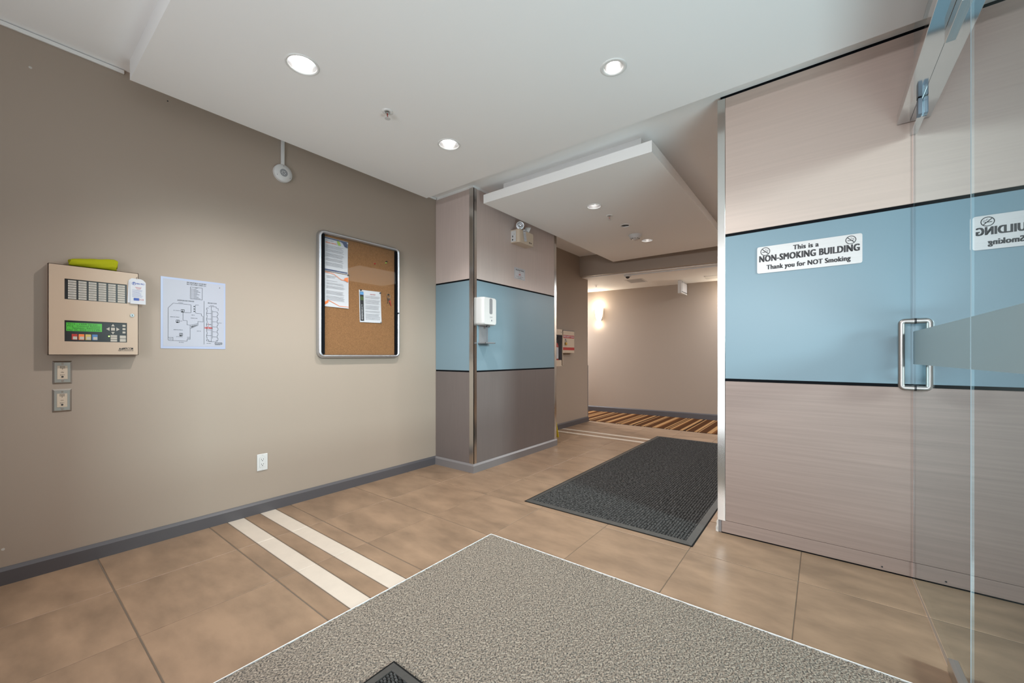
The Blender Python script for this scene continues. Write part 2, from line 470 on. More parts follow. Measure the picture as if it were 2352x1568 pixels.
def nub_mat(name, label, x0, x1, y0, y1, z0, border, px, py):
    t = thing(name, label, 'mat', (x0, y0, z0))
    b = MB(); b.box(x0, x1, y0, y1, z0, z0+0.003); build('backing', b, M['matbase'], t)
    for (a0, a1, c0, c1, w) in ((x0, x1, y0, y0+border, 0), (x0, x1, y1-border, y1, 1), (x0, x0+border, y0, y1, 2), (x1-border, x1, y0, y1, 3)):
        h, e = 0.008, 0.002
        xi0, xi1, yi0, yi1 = x0+border, x1-border, y0+border, y1-border
        outer = [(x0,y0),(x1,y0),(x1,y1),(x0,y1)]; inner = [(xi0,yi0),(xi1,yi0),(xi1,yi1),(xi0,yi1)]
        k = {0:(0,1), 1:(2,3), 2:(3,0), 3:(1,2)}[w]
        o0, o1, i0, i1 = outer[k[0]], outer[k[1]], inner[k[0]], inner[k[1]]
        b = MB()
        vs = [(*o0, z0), (*o1, z0), (*i1, z0), (*i0, z0), (*o0, z0+e), (*o1, z0+e), (*i1, z0+h), (*i0, z0+h)]
        b.add(vs, [(3,2,1,0),(4,5,6,7),(0,1,5,4),(1,2,6,5),(2,3,7,6),(3,0,4,7)])
        build('border', b, M['rubber'], t)
    xs = np.arange(x0+border+px*0.6, x1-border-px*0.4, px); ys = np.arange(y0+border+py*0.6, y1-border-py*0.4, py)
    A, B = np.meshgrid(xs, ys)
    A = A.copy(); B = B.copy()
    B += ((np.arange(len(xs)) % 2)*py*0.5)[None, :]
    A = A.ravel(); B = B.ravel(); n = len(A)
    hx, hy = px*0.40, py*0.40
    hh = 0.006 + rng.random(n)*0.003
    jx = (rng.random(n)-.5)*px*0.12; jy = (rng.random(n)-.5)*py*0.12
    V = np.zeros((n, 8, 3))
    for k, (sx, sy) in enumerate(((-1,-1),(1,-1),(1,1),(-1,1))):
        V[:, k] = np.stack([A+jx+sx*hx, B+jy+sy*hy, np.full(n, 0.002)], -1)
        V[:, k+4] = np.stack([A+jx+sx*hx*.62, B+jy+sy*hy*.62, hh], -1)
    V[:, :, 0] -= x0; V[:, :, 1] -= y0
    q = np.array([[4,5,6,7],[0,1,5,4],[1,2,6,5],[2,3,7,6],[3,0,4,7]])
    Fq = (np.arange(n)[:, None, None]*8 + q[None]).reshape(-1, 4)
    me = bpy.data.meshes.new('pile'); me.from_pydata(V.reshape(-1, 3).tolist(), [], Fq.tolist())
    me.materials.append(M['nub']); me.update()
    o = bpy.data.objects.new('pile', me); COL.objects.link(o); o.parent = t; o['kind'] = 'stuff'
    return t
nub_mat('entrance_mat', 'large black ribbed floor mat with rubber border beside the sign wall', -1.733, -0.574, 2.40, 5.42, 0.0, 0.045, 0.0175, 0.0175)
nub_mat('door_mat', 'small black rubber-edged mat lying on the grey entrance carpet', -1.178, -0.28, 0.26, 0.858, 0.008, 0.035, 0.0125, 0.0125)

# ------------------------------------------------------------------ walls
w = MB(); w.box(LW-0.15, LW, YB-0.12, 5.97, -0.1, 2.75)
wall_left = struct('wall_left', w, M['wall'])
for (y, z, r) in ((0.638, 2.56, 0.004), (0.122, 2.464, 0.006), (0.04, 0.165, 0.006)):
    b = MB(); b.cyl(y, z, -0.001, 0.0006, r, 8, on_x(LW)); build('nail_hole', b, M['ink'] if z > 2.5 else M['plaster'], wall_left)
def baseboard(name, pts, h, th, m, z0=0.0):
    # pts: run of the wall line with the room on the left-hand side
    b = MB(); n = len(pts)
    prof = [(0, z0), (th, z0), (th, z0+h-0.016), (th*0.55, z0+h-0.006), (th*0.3, z0+h), (0, z0+h)]
    P = [Vector((p[0], p[1], 0)) for p in pts]
    vs = []
    for i, p in enumerate(P):
        d1 = (P[i]-P[i-1]).normalized() if i > 0 else None
        d2 = (P[i+1]-P[i]).normalized() if i < n-1 else None
        if d1 is None: d1 = d2
        if d2 is None: d2 = d1
        n1 = Vector((-d1.y, d1.x, 0)); n2 = Vector((-d2.y, d2.x, 0))
        mt = (n1+n2); mt = mt / max(0.2, mt.dot(n1)) if mt.length > 1e-6 else n1
        for (o, z) in prof: vs.append(p + mt*o + Vector((0, 0, z)))
    k = len(prof); fs = []
    for i in range(n-1):
        for j in range(k):
            fs.append((i*k+j, i*k+(j+1)%k, (i+1)*k+(j+1)%k, (i+1)*k+j))
    fs += [tuple(range(k))[::-1], tuple(range((n-1)*k, n*k))]
    b.add(vs, fs)
    bm_fix(b)
    return struct(name, b, m)
def bm_fix(b):
    bm = bmesh.new()
    vv = [bm.verts.new(v) for v in b.v]
    for f in b.f:
        try: bm.faces.new([vv[i] for i in f])
        except ValueError: pass
    bmesh.ops.recalc_face_normals(bm, faces=bm.faces)
    bm.verts.index_update()
    b.v = [tuple(v.co) for v in bm.verts]; b.f = [tuple(v.index for v in f.verts) for f in bm.faces]
    b.m = [0]*len(b.f); b.s = [False]*len(b.f); bm.free()
baseboard('baseboard_left', [(LW, 2.70), (LW, YB)], 0.081, 0.014, M['base'])
baseboard('baseboard_pillar', [(CX, 4.15), (CX, RWY), (LW, RWY)], 0.079, 0.016, M['base_lit'])
baseboard('baseboard_passage', [(-3.12, 5.97), (LW, 5.97), (LW, 4.15)], 0.081, 0.014, M['base'])

# pillar clad in laminate and blue glass
w = MB(); w.box(LW, CX-0.012, RWY+0.012, 4.15, -0.05, CZ+0.02)
pillar = struct('wall_pillar', w, M['white'])
zb = [(0.07, 0.917, 'col_low', 'laminate_panel'), (0.932, 1.766, 'blue', 'glass_panel'), (1.781, 2.607, 'col_up', 'laminate_panel')]
for (z0, z1, m, nm) in zb:
    b = MB(); b.box(LW+0.002, CX-0.05, z0, z1, 0.0, 0.011, on_y(RWY+0.012), 0.0012); build(nm, b, M[m], pillar)
    b = MB(); b.box(RWY+0.045, 4.105, z0, z1, 0.0, 0.011, on_x(CX-0.012), 0.0012); build(nm, b, M[m], pillar)
for z0, z1 in ((0.917, 0.932), (1.766, 1.781)):
    b = MB(); b.box(LW+0.002, CX-0.05, z0, z1, 0.0, 0.008, on_y(RWY+0.012)); build('joint_strip', b, M['black'], pillar)
    b = MB(); b.box(RWY+0.045, 4.105, z0, z1, 0.0, 0.008, on_x(CX-0.012)); build('joint_strip', b, M['black'], pillar)
b = MB(); b.box(CX-0.05, CX+0.0015, 0.077, 2.609, -0.0, 0.0135, on_y(RWY+0.012), 0.001); b.box(RWY, RWY+0.045, 0.077, 2.609, 0, 0.0135, on_x(CX-0.012), 0.001)
build('corner_trim', b, M['steel'], pillar)
b = MB(); b.box(4.105, 4.152, 0.077, 2.609, 0, 0.0135, on_x(CX-0.012), 0.001); b.box(CX-0.045, CX+0.0015, 0.077, 2.609, 4.15, 4.152, frame((0,0,0),(1,0,0),(0,0,1),(0,1,0)))
build('corner_trim', b, M['steel'], pillar)

# sign wall (right of the passage, facing the entrance)
RE = -0.503
w = MB(); w.box(RE+0.004, 0.356, RWY+0.012, 2.84, -0.05, CZ+0.02)
wall_right = struct('wall_right', w, M['wall'])
RF = on_y(RWY+0.012)
for (z0, z1, m, nm) in [(0.080, 0.917, 'panel_low', 'laminate_panel'), (0.933, 1.783, 'blue', 'glass_panel'), (1.800, 2.618, 'panel_up', 'laminate_panel')]:
    b = MB(); b.box(RE+0.0415, 0.352, z0, z1, 0.0, 0.011, RF, 0.0012); build(nm, b, M[m], wall_right)
for z0, z1 in ((0.917, 0.933), (1.783, 1.800)):
    b = MB(); b.box(RE+0.041, 0.352, z0, z1, 0.0, 0.007, RF); build('joint_strip', b, M['black'], wall_right)
b = MB(); b.box(RE+0.015, 0.352, 2.619, CZ, 0.0, 0.006, RF); build('reveal_strip', b, M['black'], wall_right)
b = MB(); b.box(RE+0.022, 0.352, 0.008, 0.0785, 0.0, 0.010, RF, 0.001); kick = build('kick_panel', b, M['panel_low'], wall_right)
for x in (-0.02+0.256, ):
    s = MB(); s.cyl(x, 0.024, 0.0095, 0.0108, 0.004, 10, RF); build('screw', s, M['ink'], kick)
b = MB(); b.box(RE, RE+0.041, 0.0765, 2.618, -0.001, 0.0125, RF, 0.001); b.box(RE, RE+0.0025, 0.0765, 2.618, -0.05, 0.0, RF); build('corner_trim', b, M['steel'], wall_right)
b = MB(); b.box(RE+0.004, RE+0.021, 0.006, 0.0755, 0.0, 0.009, RF, 0.001); build('end_cap', b, M['base_lit'], wall_right)
b = MB(); b.prism([(RE-0.010, 0.002), (RE+0.004, 0.0), (RE+0.004, 0.082), (RE-0.001, 0.080), (RE-0.007, 0.062), (RE-0.006, 0.044), (RE-0.011, 0.026)], -0.03, 0.006, RF)
build('chipped_edge', b, M['plaster'], wall_right)
b = MB(); b.box(RE+0.02, 0.352, 0.0, 0.008, 0, 0.004, RF); build('floor_gap', b, M['black'], wall_right)

# passage corner, beam, corridor
w = MB(); w.box(-7.0, LW-0.15, 5.85, 5.97, -0.1, 2.75)
struct('wall_corridor', w, M['wall'])
b = MB(); b.box(-0.004, 0.012, 0.081, 0.915, -0.02, 0.004, frame((LW, 5.97, 0), (0, 1, 0), (0, 0, 1), (1, 0, 0)), 0.001)
b.box(LW-0.03, LW+0.004, 5.97, 5.974, 0.081, 0.915)
struct('trim_1', b, M['base_lit'])
b = MB(); b.prism([(-3.30, 5.665), (2.0, 6.24), (2.0, 6.47), (-3.30, 5.90)], 2.316, CZ+0.06)
struct('trim_2', b, M['wall'])
b = MB(); b.prism([(-7.0, 5.90), (-3.5, 5.90), (-3.3, 5.75), (2.0, 6.33), (2.0, 7.75), (-7.0, 7.05)], 2.308, 2.36)
ceil_c = struct('ceiling_corridor', b, M['white'])
bk0, bk1 = Vector((-7.0, 6.885, 0)), Vector((2.0, 7.605, 0))
b = MB(); b.prism([(bk0.x, bk0.y), (bk1.x, bk1.y), (bk1.x, bk1.y+0.15), (bk0.x, bk0.y+0.15)], -0.1, 2.5)
struct('wall_back', b, M['wall'])
baseboard('baseboard_back', [(bk1.x, bk1.y), (bk0.x, bk0.y)], 0.10, 0.014, M['base'])
b = MB(); b.box(-7.1, -7.0, 5.8, 7.8, -0.1, 2.5); b.box(2.0, 2.1, 2.84, 7.8, -0.1, 2.75); b.box(0.40, 2.0, 2.905, 3.0, -0.1, 2.75)
struct('wall_ends', b, M['wall'])
def back_y(x): return bk0.y + (x-bk0.x)*(bk1.y-bk0.y)/(bk1.x-bk0.x)

# ceilings: upper ceiling, entry slab, passage slab
b = MB(); b.box(LW-0.1, 0.40, YB-0.1, 6.5, CZ, CZ+0.1); b.box(0.40, 2.1, 2.90, 6.5, CZ, CZ+0.1); struct('ceiling', b, M['white'])
b = MB(); b.box(YB, 0.452, 2.611, 2.630, 0.0, 0.012, on_x(LW), 0.002); b.box(2.49, 2.70, 2.611, 2.630, 0, 0.012, on_x(LW), 0.002)
struct('trim_3', b, M['trimwhite'])
def slab(name, x0, x1, y0, y1, z0, z1, holes):
    bm = bmesh.new()
    def loop(pts, z):
        vs = [bm.verts.new((p[0], p[1], z)) for p in pts]
        return vs, [bm.edges.new((vs[i], vs[(i+1)%len(vs)])) for i in range(len(vs))]
    rect = [(x0,y0),(x1,y0),(x1,y1),(x0,y1)]
    lo, e = loop(rect, z0); ed = list(e)
    for (hx, hy, r) in holes:
        v, e = loop([(hx+r*math.cos(2*math.pi*i/28), hy+r*math.sin(2*math.pi*i/28)) for i in range(28)], z0); ed += e
    bmesh.ops.triangle_fill(bm, use_beauty=True, edges=ed, normal=(0,0,-1))
    hi = [bm.verts.new((p[0], p[1], z1)) for p in rect]
    for i in range(4):
        bm.faces.new((lo[i], lo[(i+1)%4], hi[(i+1)%4], hi[i]))
    bm.faces.new(hi)
    bmesh.ops.recalc_face_normals(bm, faces=bm.faces)
    for f in bm.faces:                                        # the underside must face down
        if abs(f.normal.z) > 0.9 and abs(f.calc_center_median().z - z0) < 1e-4 and f.normal.z > 0: f.normal_flip()
    me = bpy.data.meshes.new(name); bm.to_mesh(me); bm.free(); me.materials.append(M['white'])
    o = bpy.data.objects.new(name, me); COL.objects.link(o); o['kind'] = 'structure'; BASE[o.name] = Vector((0,0,0))
    return o
L1, L2, L3 = (-2.068, 0.960), (-2.044, 1.941), (-0.837, 1.930)
slab('ceiling_entry_slab', -2.905, 0.3468, 0.455, 2.475, SZ, CZ, [(*L1, 0.069), (*L2, 0.069), (*L3, 0.048)])
C1, C2, C3 = (-1.670, 3.413), (-1.660, 4.807), (-1.655, 4.119)
pz = slab('ceiling_passage_slab', -2.432, -0.912, 2.735, 5.60, KZ, 2.528, [(*C1, 0.062), (*C2, 0.062), (*C3, 0.042)])
b = MB(); b.box(-2.30, -1.03, 2.86, 5.48, 2.528, CZ); build('slab_riser', b, M['white'], pz)

# entrance wall behind the camera (daylight comes through its opening)
b = MB(); b.box(LW-0.1, -1.75, YB-0.12, YB, -0.1, CZ+0.1); b.box(-1.75, 0.50, YB-0.12, YB, 2.25, CZ+0.1)
struct('wall_entrance', b, M['wall'])
b = MB()
for x in (-1.75, -0.72, 0.30): b.box(x, x+0.05, YB-0.09, YB-0.03, 0, 2.25)
b.box(-1.75, 0.35, YB-0.09, YB-0.03, 2.19, 2.25); b.box(-1.75, 0.35, YB-0.09, YB-0.03, 0, 0.06)
struct('trim_4', b, M['steelsatin'])
# unseen stub added to shade the near left wall; pane above the glass, outside
b = MB(); b.box(0.30, 0.42, YB, 0.70, -0.1, CZ+0.1); struct('wall_shade_stub', b, M['wall'])
b = MB(); b.box(GX-0.005, GX+0.005, 0.70, 2.694, 2.24, CZ); struct('window_2', b, M['glass'])
b = MB(); b.box(0.357, 3.4, RWY+0.006, RWY+0.2, -0.1, 3.0); struct('wall_facade', b, M['facade'])
b = MB(); b.box(0.372, 3.4, YB-0.1, RWY+0.006, -0.02, -0.0005); struct('trim_5', b, M['pavement'])
b = MB(); b.box(0.42, 0.75, YB-0.3, RWY+0.006, 2.242, 2.75); struct('ceiling_light_block', b, M['facade'])  # unseen canopy box, added to keep side light out above the header

# ------------------------------------------------------------------ glass door, side pane, header
def pane(name, y0, y1, z0, z1, parent=None):
    b = MB(); b.box(GX-0.003, GX+0.003, y0, y1, z0, z1)
    b.m = [1 if i in (2, 3) else 0 for i in range(6)]          # the two end edges
    return struct(name, b, [M['glass'], M['glassedge']], parent)
door = pane('door_1', 1.776, 2.6985, 0.006, 2.188)
side = pane('window_1', 0.70, 1.768, 0.004, 2.188)
def bent(p, q, r, n=6):      # quarter bend helper: list of points
    return p
def pull(sign, parent):
    xg = GX + sign*0.003; xt = GX + sign*0.050; r = 0.0122; y = 2.645; z0, z1 = 0.918, 1.2325; k = 0.0125
    pts = [(xg, y, z0)]
    for i in range(7):
        t = R(90*i/6); pts.append((xt - sign*k + sign*k*math.sin(t), y, z0 + k - k*math.cos(t)))
    for i in range(7):
        t = R(90*i/6); pts.append((xt - sign*k + sign*k*math.cos(t), y, z1 - k + k*math.sin(t)))
    pts.append((xg, y, z1))
    b = MB(); b.tube(pts, r, 16)
    h = build('handle', b, M['pull'], parent)
    for z in (z0, z1):
        b = MB(); b.tube([(xg, y, z), (xg+sign*0.004, y, z)], 0.0134, 16); build('gasket', b, M['blackplastic'], h)
        b = MB(); b.tube([(xg+sign*0.004, y, z), (xg+sign*0.012, y, z)], 0.0131, 16); build('collar', b, M['pull'], h)
    return h
pull(-1, door); pull(1, door)
for (p, y0, y1) in ((door, 1.777, 2.691), (side, 0.705, 1.767)):
    b = MB(); b.box(GX-0.0036, GX-0.0031, y0, y1, 1.030, 1.185); build('frosted_band', b, M['frost'], p)
# patch fittings: at the lock, at the pivot, at the floor
b = MB(); b.box(GX-0.016, GX+0.016, 2.500, 2.690, 2.124, 2.187, bevel=0.001); lk = build('top_patch', b, M['mirrorsteel'], door)
b = MB(); b.box(GX-0.019, GX-0.0055, 2.460, 2.499, 2.118, 2.187, bevel=0.001); build('latch_plate', b, M['latch'], lk)
b = MB(); b.box(GX-0.016, GX+0.016, 1.80, 2.01, 2.146, 2.187, bevel=0.001); build('top_patch', b, M['steelsatin'], door)
b = MB(); b.box(GX-0.016, GX+0.016, 1.79, 1.975, 0.007, 0.052, bevel=0.002); build('floor_patch', b, M['steelsatin'], door)
door_rot = Matrix.Translation((GX, 1.77, 0)) @ Matrix.Rotation(R(0.22), 4, 'Z') @ Matrix.Translation((-GX, -1.77, 0))
door.matrix_world = door_rot
# header channel over the glass
b = MB(); b.box(0.288, 0.416, YB, 2.692, 2.190, 2.238, bevel=0.0015)
struct('trim_6', b, M['mirrorsteel'])
# plate on the outside wall, seen through the glass
t = thing('wall_plate', 'small cream framed plate on the outside wall, seen through the glass under the header', 'plate', (0.457, RWY+0.006, 2.30))
pf = on_y(RWY+0.006)
b = MB(); b.box(0.433, 0.482, 2.252, 2.336, 0, 0.012, pf, 0.002); build('frame', b, M['paper'], t)
b = MB(); b.box(0.438, 0.477, 2.258, 2.320, 0.0115, 0.0135, pf); build('cover', b, M['creambox'], t)

# ------------------------------------------------------------------ downlights
def downlight(name, label, xy, z, r, ring, group, lit=True, gimbal=False, power=None, depth=0.075):
    x, y = xy
    t = thing(name, label, 'ceiling light', (x, y, z), group)
    F = on_ceil(z, x, y)
    b = MB(); b.lathe([(r-0.002, -0.004), (r-0.001, 0.003), (ring-0.004, 0.004), (ring, 0.0015), (ring, -0.0005)], 36, F); build('trim_ring', b, M['trimwhite'], t)
    if gimbal:
        b = MB(); b.lathe([(r, 0.0), (r*0.93, -0.03), (r*0.8, -depth), (0.001, -depth)], 30, F); build('reflector', b, M['darkbowl'], t)
        b = MB(); b.lathe([(0.0005, 0.0), (0.018, 0.0), (0.021, -0.006), (0.022, -0.03), (0.0005, -0.034)][::-1], 20, on_ceil(z+0.008, x+0.012, y-0.020)); build('bulb', b, M['bulb'], t)
    else:
        b = MB(); b.lathe([(r, 0.0), (r*0.96, -0.03), (r*0.86, -0.055), (r*0.70, -depth), (0.001, -depth)], 36, F); build('reflector', b, M['bowl'] if lit else M['darkbowl'], t)
        if lit:
            b = MB(); b.lathe([(0.0005, -0.040), (r*0.35, -0.042), (r*0.55, -0.052), (r*0.58, -depth+0.004)][::-1], 26, F); build('bulb', b, M['bulb'], t)
    if lit:
        l = bpy.data.lights.new('downlight_beam', 'SPOT'); l.energy = P['down'] if power is None else power; l.spot_size = R(125); l.spot_blend = 0.7
        l.shadow_soft_size = 0.035; l.color = (1.0, 0.965, 0.92)
        o = bpy.data.objects.new('downlight_beam', l); COL.objects.link(o); o.location = (x, y, z-0.012)
    return t
G1 = 'recessed downlights in the entry ceiling'
downlight('downlight', 'lit recessed downlight in the entry ceiling nearest the camera, largest of the lit ones', L1, SZ, 0.069, 0.079, G1)
downlight('downlight', 'lit recessed downlight in the entry ceiling beyond the sprinkler, nearer the pillar', L2, SZ, 0.069, 0.079, G1)
downlight('downlight', 'tilted downlight with dark inner bowl in the entry ceiling, nearest the sign wall', L3, SZ, 0.048, 0.066, G1, gimbal=True, power=P['down']*0.6)
G2 = 'recessed downlights in the passage ceiling slab'
downlight('downlight', 'lit recessed downlight in the hanging passage slab, nearest the entry', C1, KZ, 0.062, 0.071, G2, depth=0.06, power=P['passage'])
downlight('downlight', 'lit recessed downlight in the hanging passage slab, beyond the smoke detector', C2, KZ, 0.062, 0.071, G2, depth=0.06, power=P['passage'])
downlight('downlight', 'small unlit dark downlight in the hanging passage slab, between sprinkler and smoke detector', C3, KZ, 0.042, 0.062, G2, lit=False, depth=0.06)

# ------------------------------------------------------------------ sprinklers, detectors
def sprinkler(label, x, y, z, group='pendent fire sprinklers', k=1.0):
    t = thing('sprinkler', label, 'sprinkler', (x, y, z), group)
    F = on_ceil(z, x, y)
    b = MB(); b.lathe([(0.012*k, -0.002), (0.013*k, 0.004), (0.026*k, 0.005), (0.033*k, 0.002), (0.034*k, -0.001)], 28, F); build('escutcheon', b, M['trimwhite'], t)
    b = MB(); b.cyl(0, 0, -0.002, 0.014*k, 0.009*k, 14, F); build('body', b, M['chrome'], t)
    b = MB()
    for s in (-1, 1):
        b.tube([(x+s*0.007*k, y, z-0.012*k), (x+s*0.011*k, y, z-0.026*k), (x+s*0.003*k, y, z-0.042*k)], 0.0022*k, 6)
    build('frame_arm', b, M['chrome'], t)
    b = MB(); b.cyl(0, 0, 0.014*k, 0.040*k, 0.0022*k, 8, F); build('glass_bulb', b, M['inkred'], t)
    b = MB(); b.cyl(0, 0, 0.041*k, 0.0428*k, 0.017*k, 18, F); build('deflector', b, M['whiteplastic'], t)
    return t
sprinkler('fire sprinkler hanging from the entry ceiling between the two left downlights', -2.060, 1.455, SZ)
sprinkler('fire sprinkler hanging from the passage slab between its first lit and its dark downlight', -1.659, 3.73, KZ)
sprinkler('tiny fire sprinkler under the corridor ceiling above the lit sconce', -3.14, 6.50, 2.308)

t = thing('smoke_detector', 'white round smoke detector under the passage slab', 'detector', (-1.696, 4.516, KZ))
F = on_ceil(KZ, -1.696, 4.516)
b = MB(); b.lathe([(0.0, 0.0), (0.075, 0.0), (0.075, 0.012), (0.066, 0.016)], 32, F); build('base', b, M['whiteplastic'], t)
b = MB(); b.lathe([(0.066, 0.014), (0.062, 0.030), (0.045, 0.040), (0.030, 0.052), (0.001, 0.054)], 32, F); build('head', b, M['whiteplastic'], t)
b = MB()
for i in range(10):
    a = 2*math.pi*i/10
    b.box(-0.008, 0.008, -0.0025, 0.0025, 0, 0.005, F @ Matrix.Rotation(a, 4, 'Z') @ Matrix.Translation((0.041, 0, 0.040)))
build('sensing_slots', b, M['blackplastic'], t)

t = thing('camera_dome', 'small white dome with dark lens under the corridor ceiling, on a surface conduit', 'camera', (-2.36, 5.97, 2.308))
F = on_ceil(2.308, -2.36, 5.97)
b = MB(); b.lathe([(0.0, 0), (0.055, 0), (0.055, 0.018), (0.045, 0.03), (0.0, 0.03)], 24, F); build('base', b, M['whiteplastic'], t)
b = MB(); b.lathe([(0.032, 0.03), (0.028, 0.045), (0.014, 0.056), (0.0, 0.058)], 20, F); build('lens', b, M['blackplastic'], t)
b = MB(); b.box(0, 3.2, -0.011, 0.011, 0.0006, 0.016, frame((-2.31, 5.965, 2.308), (0.9945, 0.105, 0), (0.105, -0.9945, 0), (0, 0, -1)), 0.002)
tag(build('conduit', b, M['whiteplastic']), 'white surface conduit running along the corridor ceiling below the beam', 'conduit')

def hatch(label, x0, x1, y0, y1, name='ceiling_hatch', cat='hatch', skew=0.08):
    z = 2.308
    t = thing(name, label, cat, ((x0+x1)/2, (y0+y1)/2, z))
    F = frame((x0, y0, z), (0.9968, 0.0797, 0), (0.0797, -0.9968, 0), (0, 0, -1))
    w, d = x1-x0, y1-y0
    b = MB()
    for (a0, a1, c0, c1) in ((0, w, -0.02, 0), (0, w, -d, -d+0.02), (0, 0.02, -d, 0), (w-0.02, w, -d, 0)):
        b.box(a0, a1, c0, c1, 0, 0.004, F)
    build('frame', b, M['trimwhite'], t)
    b = MB(); b.box(0.022, w-0.022, -d+0.022, -0.022, 0.0, 0.002, F); build('cover', b, M['greyhatch'] if 'greyhatch' in M else M['whiteplastic'], t)
    return t
M['greyhatch'] = mat('grey hatch paint', (0.45, 0.45, 0.46), 0.6)
hatch('grey square access hatch in the corridor ceiling left of the hanging sign', -2.56, -2.28, 6.34, 6.68)
M['greyhatch'] = M['trimwhite']
hatch('white air vent in the corridor ceiling at the edge of the sign wall', -1.46, -1.05, 6.80, 7.08, 'ceiling_vent', 'vent')

# hanging sign box in the corridor
t = thing('hanging_sign', 'white box-shaped sign hanging from the corridor ceiling, seen from its end', 'sign', (-1.845, 7.07, 2.308))
b = MB(); b.box(-1.878, -1.815, 6.90, 7.24, 2.095, 2.306, bevel=0.004); build('housing', b, M['whiteplastic'], t)
b = MB()
X5 = on_x(-1.815)
for (a0, a1, c0, c1) in ((6.92, 7.22, 2.112, 2.126), (6.92, 7.22, 2.275, 2.289), (6.92, 6.934, 2.112, 2.289), (7.206, 7.22, 2.112, 2.289)):
    b.box(a0, a1, c0, c1, -0.001, 0.004, X5)
build('face_frame', b, M['alu'], t)
b = MB(); b.box(6.934, 7.206, 2.126, 2.275, -0.001, 0.0015, X5); build('face', b, M['paper'], t)

# sconces on the corridor's back wall
def sconce(x, label):
    y = back_y(x)
    t = thing('wall_sconce', label, 'lamp', (x, y, 1.70), 'corridor wall sconces')
    F = frame((x, y, 0), (1, 0.08, 0), (-0.08, 1, 0), (0, 0, 1))
    prof = [(0.022, 1.712), (0.045, 1.76), (0.066, 1.83), (0.074, 1.90), (0.072, 1.995), (0.066, 1.995)]
    b = MB(); b.lathe(prof, 20, F, 0, -0.012, arc=(math.pi, 2*math.pi)); build('shade', b, M['sconce'], t)
    b = MB(); b.box(-0.05, 0.05, -0.014, 0.0, 1.74, 1.98, F, 0.002); build('back_plate', b, M['steelsatin'], t)
    l = bpy.data.lights.new('sconce_lamp', 'POINT'); l.energy = P['sconce']; l.color = (1.0, 0.86, 0.66); l.shadow_soft_size = 0.03
    o = bpy.data.objects.new('sconce_lamp', l); COL.objects.link(o); o.location = (x, y-0.11, 2.03)
    l2 = bpy.data.lights.new('sconce_lamp', 'POINT'); l2.energy = P['sconce']*0.35; l2.color = (1.0, 0.86, 0.66); l2.shadow_soft_size = 0.02
    o = bpy.data.objects.new('sconce_lamp', l2); COL.objects.link(o); o.location = (x, y-0.06, 1.675)
sconce(-3.40, 'glowing tapered wall sconce at the left end of the corridor wall')
sconce(-1.10, 'glowing tapered wall sconce on the corridor wall behind the sign wall edge')

# ------------------------------------------------------------------ non-smoking sign
t = thing('no_smoking_sign', 'brushed metal sign with black lettering on the blue glass panel', 'sign', (-0.067, RWY, 1.616))
SF = on_y(RWY+0.0008)
b = MB(); b.prism(rounded(-0.296, 0.162, 1.541, 1.692, 0.010), 0, 0.003, SF); build('plate', b, M['signmetal'], t)
b = MB()
for k_ in range(-2, 3):                # overlaid copies thicken the strokes
    for e_ in (-1, 1):
        d_, v_, c_ = k_*0.0009, e_*0.0005, 0.0034 + 0.00001*(k_*2+e_)
        text('This is a', 0.0355, SF, -0.070+d_, 1.664+v_, c_, 0.0, mb=b, width=0.110, spacing=1.08)
        text('NON-SMOKING BUILDING', 0.0500, SF, -0.067+d_*1.35, 1.6205+v_*1.4, c_, 0.0, mb=b, width=0.434, spacing=1.10)
        text('Thank you for NOT Smoking', 0.0360, SF, -0.067+d_, 1.571+v_, c_, 0.0, mb=b, width=0.364, spacing=1.08)
build('lettering', b, M['signink'], t)
def no_smoking(cx, cz, r):
    b = MB()
    b.lathe([(r*0.84, 0.0034), (r, 0.0034)], 32, SF, cx, cz)
    def bar(x0, y0, x1, y1, wd):
        d = Vector((x1-x0, y1-y0)).normalized(); nn = Vector((-d.y, d.x))*wd/2
        b.add([(cx+x0+nn.x, cz+y0+nn.y, 0.0035), (cx+x0-nn.x, cz+y0-nn.y, 0.0035), (cx+x1-nn.x, cz+y1-nn.y, 0.0035), (cx+x1+nn.x, cz+y1+nn.y, 0.0035)], [(0,1,2,3)], SF)
    bar(-r*0.64, r*0.64, r*0.64, -r*0.64, r*0.17)
    bar(-r*0.62, -r*0.12, r*0.05, -r*0.12, r*0.16)
    bar(r*0.22, -r*0.12, r*0.42, -r*0.12, r*0.16)
    bar(r*0.48, -r*0.12, r*0.55, -r*0.12, r*0.16)
    pts = [(0.50, 0.02), (0.50, 0.14), (0.36, 0.22), (0.20, 0.24), (0.12, 0.34), (0.16, 0.48), (0.02, 0.54), (-0.06, 0.44)]
    for p, q in zip(pts[:-1], pts[1:]): bar(p[0]*r, p[1]*r, q[0]*r, q[1]*r, r*0.06)
    pts = [(0.60, 0.02), (0.62, 0.20), (0.46, 0.32), (0.32, 0.34)]
    for p, q in zip(pts[:-1], pts[1:]): bar(p[0]*r, p[1]*r, q[0]*r, q[1]*r, r*0.05)
    build('no_smoking_symbol', b, M['signink'], t)
no_smoking(-0.256, 1.663, 0.0235)
no_smoking(0.117, 1.664, 0.0215)

